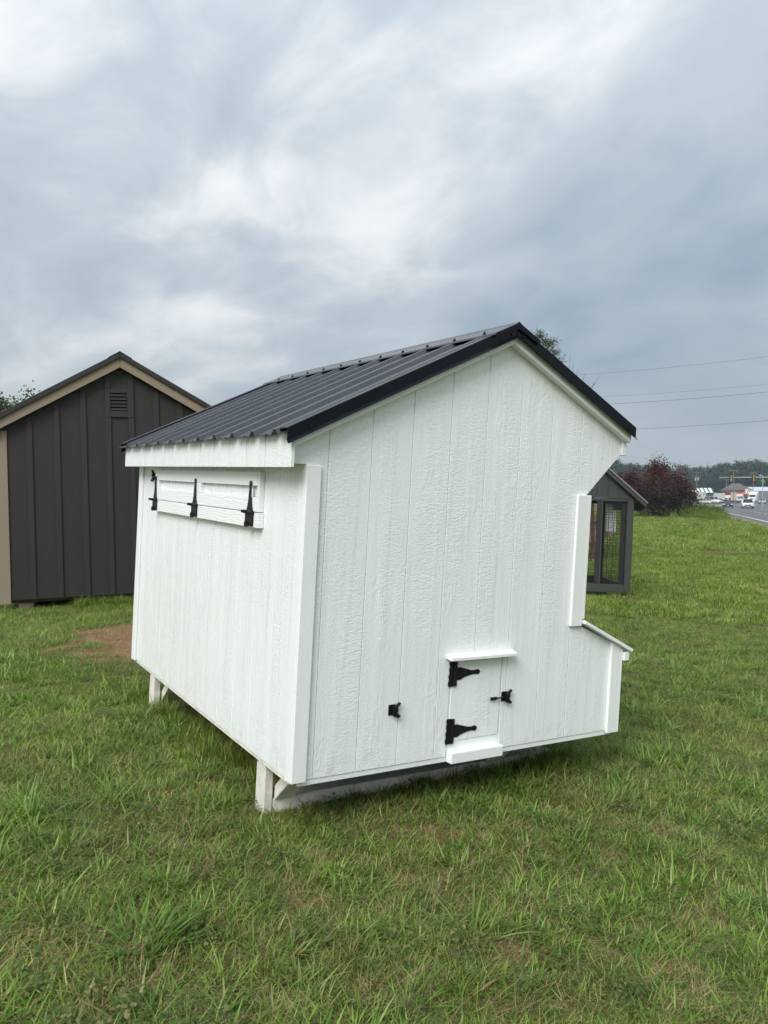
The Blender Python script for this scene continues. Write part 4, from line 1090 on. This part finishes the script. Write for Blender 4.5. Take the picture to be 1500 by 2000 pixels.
# dark canopy shop beside the bush
c = at(1348, 984, 285); b4 = empty('dark_front_shop', (c.x, c.y, gz(c.x, c.y)), R(-10)); tag(b4, 'flat roofed shop with dark glazed front right of the plum-leaved bush', 'shop')
MB().box(-3, 2.2, 0, 6, -.2, 3.6).build('wall', M_DARKW, b4); MB().box(-3.3, 2.6, -.8, 6.2, 3.6, 4.1).build('flat_roof', plain('grey_fascia', (.22, .24, .25), .7), b4)
for a in (-2.4, -1.0, .4): MB().box(a, a + 1.0, -.05, -.005, .5, 2.8).build('window', M_GLASS, b4)
MB().box(.4, 2.0, -.9, -.805, 3.65, 4.3).build('fascia_sign', M_WHITEP, b4)
# billboards seen from behind
def billboard(px0, px1, py0, py1, D, label, posts, name='billboard'):
    a = at(px0, py1, D); b = at(px1, py0, D); cx = (a.x + b.x) / 2; z = gz(cx, D)
    o = empty(name, (cx, D, z)); tag(o, label, 'billboard'); w = (b.x - a.x) / 2
    pn = MB().box(-w, w, 0, .12, a.z - z, b.z - z).build('panel', M_GREYP, o)
    for q in range(5): MB().box(-w + .02, w - .02, -.05, -.001, a.z - z + .15 + q * (b.z - a.z - .3) / 4 - .04, a.z - z + .15 + q * (b.z - a.z - .3) / 4 + .04).build('batten', M_GREYP, pn)
    for u in posts: MB().box(u - .09, u + .09, .121, .25, -.3, b.z - z - .1).build('post', M_POLE, o)
billboard(1360, 1379, 961, 976, 238, 'square pale billboard back left of the other billboard', (0,))
billboard(1394, 1416, 963, 976, 244, 'wide pale billboard back beside the red sign', (-1.1, 1.1))
# red roadside sign
c = at(1419, 979, 252); o = empty('shop_sign', (c.x, c.y, gz(c.x, c.y))); tag(o, 'maroon and white roadside sign on a single post before the beige shop', 'sign')
MB().box(-1.2, 1.3, 0, .3, 2.6, 3.7).build('sign_panel', M_MAROON, o); MB().box(-.6, 1.2, -.02, .28, 1.7, 2.55).build('sign_panel', M_WHITEP, o); MB().box(-.15, .2, .05, .25, -.2, 1.69).build('post', M_MAROON, o)
# poles
for (px, py, D, lab, arms, tf) in ((1361, 920, 255, 'utility pole with transformers right of the plum-leaved bush', ((.5, 2.4), (1.7, 2.6)), True),
                                   (1433, 917, 285, 'tall utility pole with one crossarm behind the first traffic light', ((.3, 3.2),), False),
                                   (1471, 921, 300, 'utility pole behind the traffic light nearer the right edge', ((.3, 3.0), (1.2, 2.4)), False),
                                   (1419, 936, 300, 'short far utility pole behind the maroon sign', ((.3, 1.6),), False)):
    p = at(px, py, D); utility_pole(p.x, p.y, p.z - gz(p.x, p.y), lab, arms, R(-15), tf)
p = at(1490, 928, 165); z = gz(p.x, p.y); o = empty('street_lamp', (p.x, p.y, z)); tag(o, 'street lamp with green street signs near the right edge', 'street lamp')
MB().tube([(0, 0, -.2), (0, 0, p.z - z)], [.09, .06], 10).build('pole', M_STEEL, o); MB().tube([(0, 0, p.z - z - .2), (-.45, 0, p.z - z)], .03, 6).build('arm', M_STEEL, o)
MB().box(-.75, -.3, -.12, .12, p.z - z - .08, p.z - z + .06).build('lamp_head', M_WHITEP, o, bevel=.03)
for a, b_ in ((-.42, -.06), (.06, .42)): MB().box(a, b_, -.1, -.065, p.z - z - 1.5, p.z - z - 1.05).build('street_sign', M_GREENP, o)
# wires between the far poles
pa = at(1361, 922.5, 255); pb = at(1433, 919.5, 285); pc = at(1560, 924, 318)
for (q, r2, lab) in ((pa, pb, 'thin wire strung between the two far utility poles'), (pb, pc, 'thin wire running on from the tall pole to the right edge')):
    pts = []
    for i in range(13):
        t = i / 12; v_ = q.lerp(r2, t); v_.z -= 1.2 * 4 * t * (1 - t) * .5; pts.append(v_)
    tag(MB().tube(pts, .03, 5).build('overhead_cable', M_CABLE), lab, 'cable', 'overhead cables')
# traffic island right of the cars
# ------------------------------------------------------------------ grass
def blade(v, f, p, yaw, lean, L, w, curl, seg=3):
    d = np.array((math.cos(yaw), math.sin(yaw), 0.)); s_ = np.array((-math.sin(yaw), math.cos(yaw), 0.))
    b0 = len(v); pos = np.array(p, float); ang = lean
    for i in range(seg + 1):
        t = i / seg; ww = w * (1 - t ** 1.6) * .5 * (.75 + .25 * min(1, t * 4))
        if i < seg:
            v.append(tuple(pos + s_ * ww)); v.append(tuple(pos - s_ * ww))
        else: v.append(tuple(pos))
        st = L / seg; pos = pos + (d * math.sin(ang) + np.array((0, 0, 1)) * math.cos(ang)) * st; ang += curl / seg
    for i in range(seg - 1):
        a = b0 + 2 * i; f.append((a, a + 1, a + 3, a + 2))
    a = b0 + 2 * (seg - 1); f.append((a, a + 1, a + 2))
def tuft(name, seed, n, rad, L, w, lean, curl, mat, seg=3):
    r_ = random.Random(seed); v, f = [], []
    for _ in range(n):
        a = r_.random() * 6.283; q = rad * math.sqrt(r_.random())
        yaw = a + r_.gauss(0, 1.1)
        blade(v, f, (q * math.cos(a), q * math.sin(a), -.008), yaw, r_.uniform(*lean), r_.uniform(*L), r_.uniform(*w), r_.uniform(*curl), seg)
    me = bpy.data.meshes.new(name); me.from_pydata(v, [], f); me.update(); me.materials.append(mat)
    return bpy.data.objects.new(name, me)
def rosette(name, seed, n, rad, size, mat):
    r_ = random.Random(seed); v, f = [], []
    for _ in range(n):
        a = r_.random() * 6.283; q = rad * math.sqrt(r_.random()); c = np.array((q * math.cos(a), q * math.sin(a), r_.uniform(.012, .06)))
        s_ = size * r_.uniform(.6, 1.3); yaw = r_.random() * 6.283; t = r_.uniform(-.5, .5)
        d = np.array((math.cos(yaw), math.sin(yaw), t)); e = np.array((-math.sin(yaw), math.cos(yaw), r_.uniform(-.3, .3)))
        b = len(v)
        for k, ww in ((-.5, 0), (-.15, .34), (.2, .3), (.5, 0)):
            if ww == 0: v.append(tuple(c + d * k * s_ - np.array((0, 0, abs(k) * .2 * s_))))
            else: v.append(tuple(c + d * k * s_ + e * ww * s_)); v.append(tuple(c + d * k * s_ - e * ww * s_))
        f += [(b, b + 1, b + 2), (b + 1, b + 3, b + 4, b + 2), (b + 3, b + 5, b + 4)]
    me = bpy.data.meshes.new(name); me.from_pydata(v, [], f); me.update(); me.materials.append(mat)
    return bpy.data.objects.new(name, me)
G_COLS = [(.044, .084, .012), (.114, .196, .025), (.186, .290, .038), (.288, .380, .062), (.475, .480, .190)]
M_GRASS = soft_leaf('grass_blade', G_COLS, 1.7, .30, .45, True)
M_GRASS2 = soft_leaf('broad_grass_blade', [(.075, .155, .024), (.130, .245, .038), (.200, .320, .058), (.310, .420, .120)], 1.0, .30, .4, True)
M_STRAW = soft_leaf('dry_straw', [(.20, .135, .07), (.33, .24, .13), (.46, .36, .22)], 2.0, .15, .7, False)
M_WEED = soft_leaf('weed_leaf', [(.055, .095, .022), (.080, .130, .028), (.110, .165, .036)], 1.5, .25, .45, True)
gcol = bpy.data.collections.new('grass_sources')
srcs = []
for k in range(6): srcs.append(tuft('blades', 100 + k, 46, .085, (.028, .072), (.0028, .0050), (.45, 1.45), (.1, 1.0), M_GRASS))      # 0-5 lawn
for k in range(4): srcs.append(tuft('blades', 200 + k, 24, .06, (.045, .115), (.0050, .0095), (.5, 1.4), (.1, .9), M_GRASS2))          # 6-9 broad
for k in range(3): srcs.append(tuft('blades', 300 + k, 34, .10, (.04, .13), (.0014, .0026), (1.0, 1.55), (-.1, .5), M_STRAW))           # 10-12 straw
for k in range(3): srcs.append(rosette('leaves', 400 + k, 34, .08, .016, M_WEED))                                                      # 13-15 weeds
for k in range(2): srcs.append(tuft('blades', 500 + k, 44, .07, (.12, .27), (.004, .008), (.05, .75), (.2, 1.1), M_GRASS))              # 16-17 tall
for k in range(4): srcs.append(tuft('blades', 600 + k, 85, .20, (.05, .11), (.006, .011), (.25, 1.2), (.1, 1.0), M_GRASS, 2))           # 18-21 lawn, mid distance
for k in range(4): srcs.append(tuft('blades', 700 + k, 30, .045, (.07, .17), (.0065, .0115), (.45, 1.4), (.1, .7), M_GRASS2))              # 22-25 crabgrass
for i, o in enumerate(srcs):
    o.name = 'grass_src_%02d' % i; gcol.objects.link(o)
def scatter(name, P, Rz, Sc, Idx, Dry, label, cat):
    me = bpy.data.meshes.new(name); n = len(P)
    me.vertices.add(n); me.vertices.foreach_set('co', np.asarray(P, np.float32).ravel())
    rot = np.zeros((n, 3), np.float32); rot[:, 2] = Rz; rot[:, 0] = nrs.normal(size=n) * .12; rot[:, 1] = nrs.normal(size=n) * .12
    for nm, ty, arr, key in (('rot', 'FLOAT_VECTOR', rot, 'vector'), ('scl', 'FLOAT', np.asarray(Sc, np.float32), 'value'), ('pick', 'INT', np.asarray(Idx, np.int32), 'value'), ('dry', 'FLOAT', np.asarray(Dry, np.float32), 'value')):
        a = me.attributes.new(nm, ty, 'POINT'); a.data.foreach_set(key, arr.ravel())
    o = link(name, me); tag(o, label, cat, kind='stuff')
    ng = bpy.data.node_groups.new(name, 'GeometryNodeTree')
    ng.interface.new_socket('Geometry', in_out='INPUT', socket_type='NodeSocketGeometry'); ng.interface.new_socket('Geometry', in_out='OUTPUT', socket_type='NodeSocketGeometry')
    gi = ng.nodes.new('NodeGroupInput'); go = ng.nodes.new('NodeGroupOutput'); ip = ng.nodes.new('GeometryNodeInstanceOnPoints'); ci = ng.nodes.new('GeometryNodeCollectionInfo')
    ci.inputs['Collection'].default_value = gcol; ci.inputs['Separate Children'].default_value = True; ci.inputs['Reset Children'].default_value = True
    def na(nm, ty):
        q = ng.nodes.new('GeometryNodeInputNamedAttribute'); q.data_type = ty; q.inputs['Name'].default_value = nm; return q.outputs[0]
    L_ = ng.links.new
    L_(gi.outputs[0], ip.inputs['Points']); L_(ci.outputs[0], ip.inputs['Instance']); ip.inputs['Pick Instance'].default_value = True
    L_(na('pick', 'INT'), ip.inputs['Instance Index']); L_(na('rot', 'FLOAT_VECTOR'), ip.inputs['Rotation']); L_(na('scl', 'FLOAT'), ip.inputs['Scale'])
    L_(ip.outputs[0], go.inputs[0])
    md = o.modifiers.new('scatter', 'NODES'); md.node_group = ng
    return o
RWI = RW.transposed()
def in_coop(x, y, pad=0.0):
    """points under the coop floor (coop-local x,y)"""
    q = np.stack([x, y], 1) - np.array((T_COOP.x, T_COOP.y)); lx = q[:, 0] * RWI[0][0] + q[:, 1] * RWI[0][1]; ly = q[:, 0] * RWI[1][0] + q[:, 1] * RWI[1][1]
    return (lx > .10 - pad) & (lx < 1.70 + pad) & (ly > .30 - pad) & (ly < 2.35 + pad), lx, ly
ROADX = np.array([p[0] for p in ROAD_L]); ROADY = np.array([p[1] for p in ROAD_L])
P, RZ, SCL, IDX, DRY = [], [], [], [], []
def zone(r0, r1, dens, scale, picks, wts, half=37):
    area = R(half) * (r1 * r1 - r0 * r0); n = int(area * dens)
    r_ = np.sqrt(nrs.rand(n) * (r1 * r1 - r0 * r0) + r0 * r0); a = (nrs.rand(n) * 2 - 1) * R(half)
    x = r_ * np.sin(a); y = r_ * np.cos(a); d = dirt_mask(x, y)
    patch = .5 + .5 * np.sin(1.9 * x + .7 * hnoise(x * .6, y * .6)) * np.sin(1.6 * y + 1.0 + .6 * hnoise(y * .5, x * .5))
    ic, _, _ = in_coop(x, y)
    keep = (nrs.rand(n) > d ** 1.3 * .96) & ~(ic & (nrs.rand(n) > .25)) & (x < np.interp(y, ROADY, ROADX, left=1e9) - 1.6)
    # inside the brown shed nothing grows
    q = np.stack([x + 5.204, y - 10.7], 1); su = q[:, 0] * math.cos(_yw) + q[:, 1] * math.sin(_yw); sv = -q[:, 0] * math.sin(_yw) + q[:, 1] * math.cos(_yw)
    keep &= ~((su > .05) & (su < 3.15) & (sv > .12) & (sv < 4.2))
    x, y, d, patch = x[keep], y[keep], d[keep], patch[keep]; n = len(x)
    P.append(np.stack([x, y, ground_z(x, y)], 1)); RZ.append(nrs.rand(n) * 6.283)
    SCL.append(scale * (.7 + .6 * nrs.rand(n)) * (1 - .35 * d) * (.80 + .35 * patch) * (1.12 if r1 < 6 else 1.0))
    IDX.append(nrs.choice(picks, n, p=np.array(wts) / sum(wts)))
    th = np.clip(.60 * hnoise(x * 1.15 + 3, y * 1.3 + 1) - .08, 0, .85) * (np.hypot(x, y) < 12)
    DRY.append(np.clip(d * .9 + (nrs.rand(n) < .10) * .7 + th, 0, 1))
lawn = list(range(6))
zone(1.0, 5.0, 720, .80, lawn + [6, 7, 8, 9] + [10, 11, 12] + [13, 14, 15], [9] * 6 + [6.5] * 4 + [8.0] * 3 + [2.5] * 3)
zone(5.0, 12.0, 260, .95, lawn + [6, 7, 8, 9] + [10, 11, 12] + [13, 14, 15], [10] * 6 + [2.2] * 4 + [1.6] * 3 + [2] * 3)
zone(12.0, 30.0, 40, .95, [18, 19, 20, 21], [1] * 4)
zone(30.0, 76.0, 5.5, 1.9, [18, 19, 20, 21], [1] * 4, half=36)
# straw lying on the bare patches
n = 5200; x = nrs.uniform(-3.6, 1.8, n); y = nrs.uniform(2.0, 9.5, n); d = dirt_mask(x, y); kp = nrs.rand(n) < d * .75; x, y = x[kp], y[kp]; n = len(x)
P.append(np.stack([x, y, ground_z(x, y)], 1)); RZ.append(nrs.rand(n) * 6.28); SCL.append(.6 + .5 * nrs.rand(n)); IDX.append(nrs.choice([10, 11, 12], n)); DRY.append(np.ones(n))
# uncut grass along the skids and the shed foot
ex = []
for k in range(210):
    lx = nrs.uniform(.05, 1.85); ly = .30 + nrs.normal() * .05 - .05; q = coop_pt(lx, ly, 0)
    if nrs.rand() < .05 + .75 * (lx / 1.85) ** 1.6: ex.append((q.x, q.y, .35 + .5 * lx / 1.85))
for k in range(120):
    lx = nrs.uniform(-.02, .5); ly = nrs.uniform(.4, 2.4); q = coop_pt(lx, ly, 0); ex.append((q.x, q.y, .8))
for k in range(170):
    u = nrs.uniform(.9, 3.3); v_ = nrs.normal() * .12 - .12; ex.append((-5.204 + u * math.cos(_yw) - v_ * math.sin(_yw), 10.7 + u * math.sin(_yw) + v_ * math.cos(_yw), 1.0))
ex = np.array(ex); n = len(ex)
P.append(np.stack([ex[:, 0], ex[:, 1], ground_z(ex[:, 0], ex[:, 1])], 1)); RZ.append(nrs.rand(n) * 6.28); SCL.append(ex[:, 2] * (.45 + .4 * nrs.rand(n))); IDX.append(nrs.choice([16, 17], n)); DRY.append(nrs.rand(n) * .25)
# coarse crabgrass in loose drifts over the foreground
n = 5200; x = nrs.uniform(-4, 4, n); y = nrs.uniform(1.6, 8.5, n)
w_ = np.sin(2.3 * x + 1.7 * np.sin(1.9 * y)) * np.sin(2.7 * y + 1.3 * np.sin(2.1 * x + .5)) + .35 * hnoise(x * 1.7, y * 1.7)
ic, _, _ = in_coop(x, y, .08); kp = (nrs.rand(n) < np.clip((w_ - .15) * .8, .02, .65)) & ~ic & (dirt_mask(x, y) < .3); x, y = x[kp], y[kp]; n = len(x)
P.append(np.stack([x, y, ground_z(x, y)], 1)); RZ.append(nrs.rand(n) * 6.28); SCL.append(.55 + .55 * nrs.rand(n)); IDX.append(nrs.choice([22, 23, 24, 25], n)); DRY.append((nrs.rand(n) < .1) * .6)
# long grass on the ditch bank
n = 900; x = nrs.normal(size=n) * 2.6 + 28.0; y = nrs.normal(size=n) * 4.0 + 77; kp = x < np.interp(y, ROADY, ROADX) - 2.3; x, y = x[kp], y[kp]; n = len(x)
P.append(np.stack([x, y, ground_z(x, y)], 1)); RZ.append(nrs.rand(n) * 6.28); SCL.append(2.6 + 1.6 * nrs.rand(n)); IDX.append(nrs.choice([16, 17], n)); DRY.append(nrs.rand(n) * .4)
scatter('lawn_grass', np.concatenate(P), np.concatenate(RZ), np.concatenate(SCL), np.concatenate(IDX), np.concatenate(DRY), 'short patchy lawn grass with straw and weeds', 'grass')
# a few big coarse tufts that stand out of the lawn
def big_tuft(px, py, D, seed, n, L, w, label, lean=(.35, 1.35)):
    p = at(px, py, D); z = gz(p.x, p.y); o = tuft('grass_tuft', seed, n, .055, L, w, lean, (.15, .7), M_GRASS2, 4)
    o.name = 'grass_tuft'; COL.objects.link(o); o.location = (p.x, p.y, z); o['dry'] = 0.0
    tag(o, label, 'grass tuft', 'coarse grass tufts')
big_tuft(285, 1890, 2.42, 1, 130, (.10, .25), (.007, .013), 'big coarse grass tuft in the lower left foreground', (.6, 1.5))
big_tuft(925, 1845, 2.56, 2, 34, (.10, .20), (.006, .010), 'smaller coarse tuft right of the bare patch in the foreground')
big_tuft(60, 1650, 3.3, 3, 60, (.14, .28), (.006, .010), 'coarse grass tuft at the left edge before the coop')
big_tuft(215, 1600, 3.5, 4, 40, (.12, .24), (.005, .009), 'coarse tuft left of the near skid end')
big_tuft(1130, 1650, 3.25, 5, 30, (.10, .18), (.006, .009), 'coarse tuft on the lawn right of the coop')

# ------------------------------------------------------------------ damp summer air
hz = MB().box(-3200, 3200, -3200, 3200, -6, 24).mesh('haze')
mh = bpy.data.materials.new('pale_air'); mh.use_nodes = True; nt = mh.node_tree; nt.nodes.clear()
pv = N(nt, 'ShaderNodeVolumePrincipled'); pv.inputs['Color'].default_value = (.68, .82, .97, 1); pv.inputs['Density'].default_value = .00036
mo = N(nt, 'ShaderNodeOutputMaterial'); nt.links.new(pv.outputs[0], mo.inputs['Volume'])
tag(link('haze', hz, mh), kind='stuff')
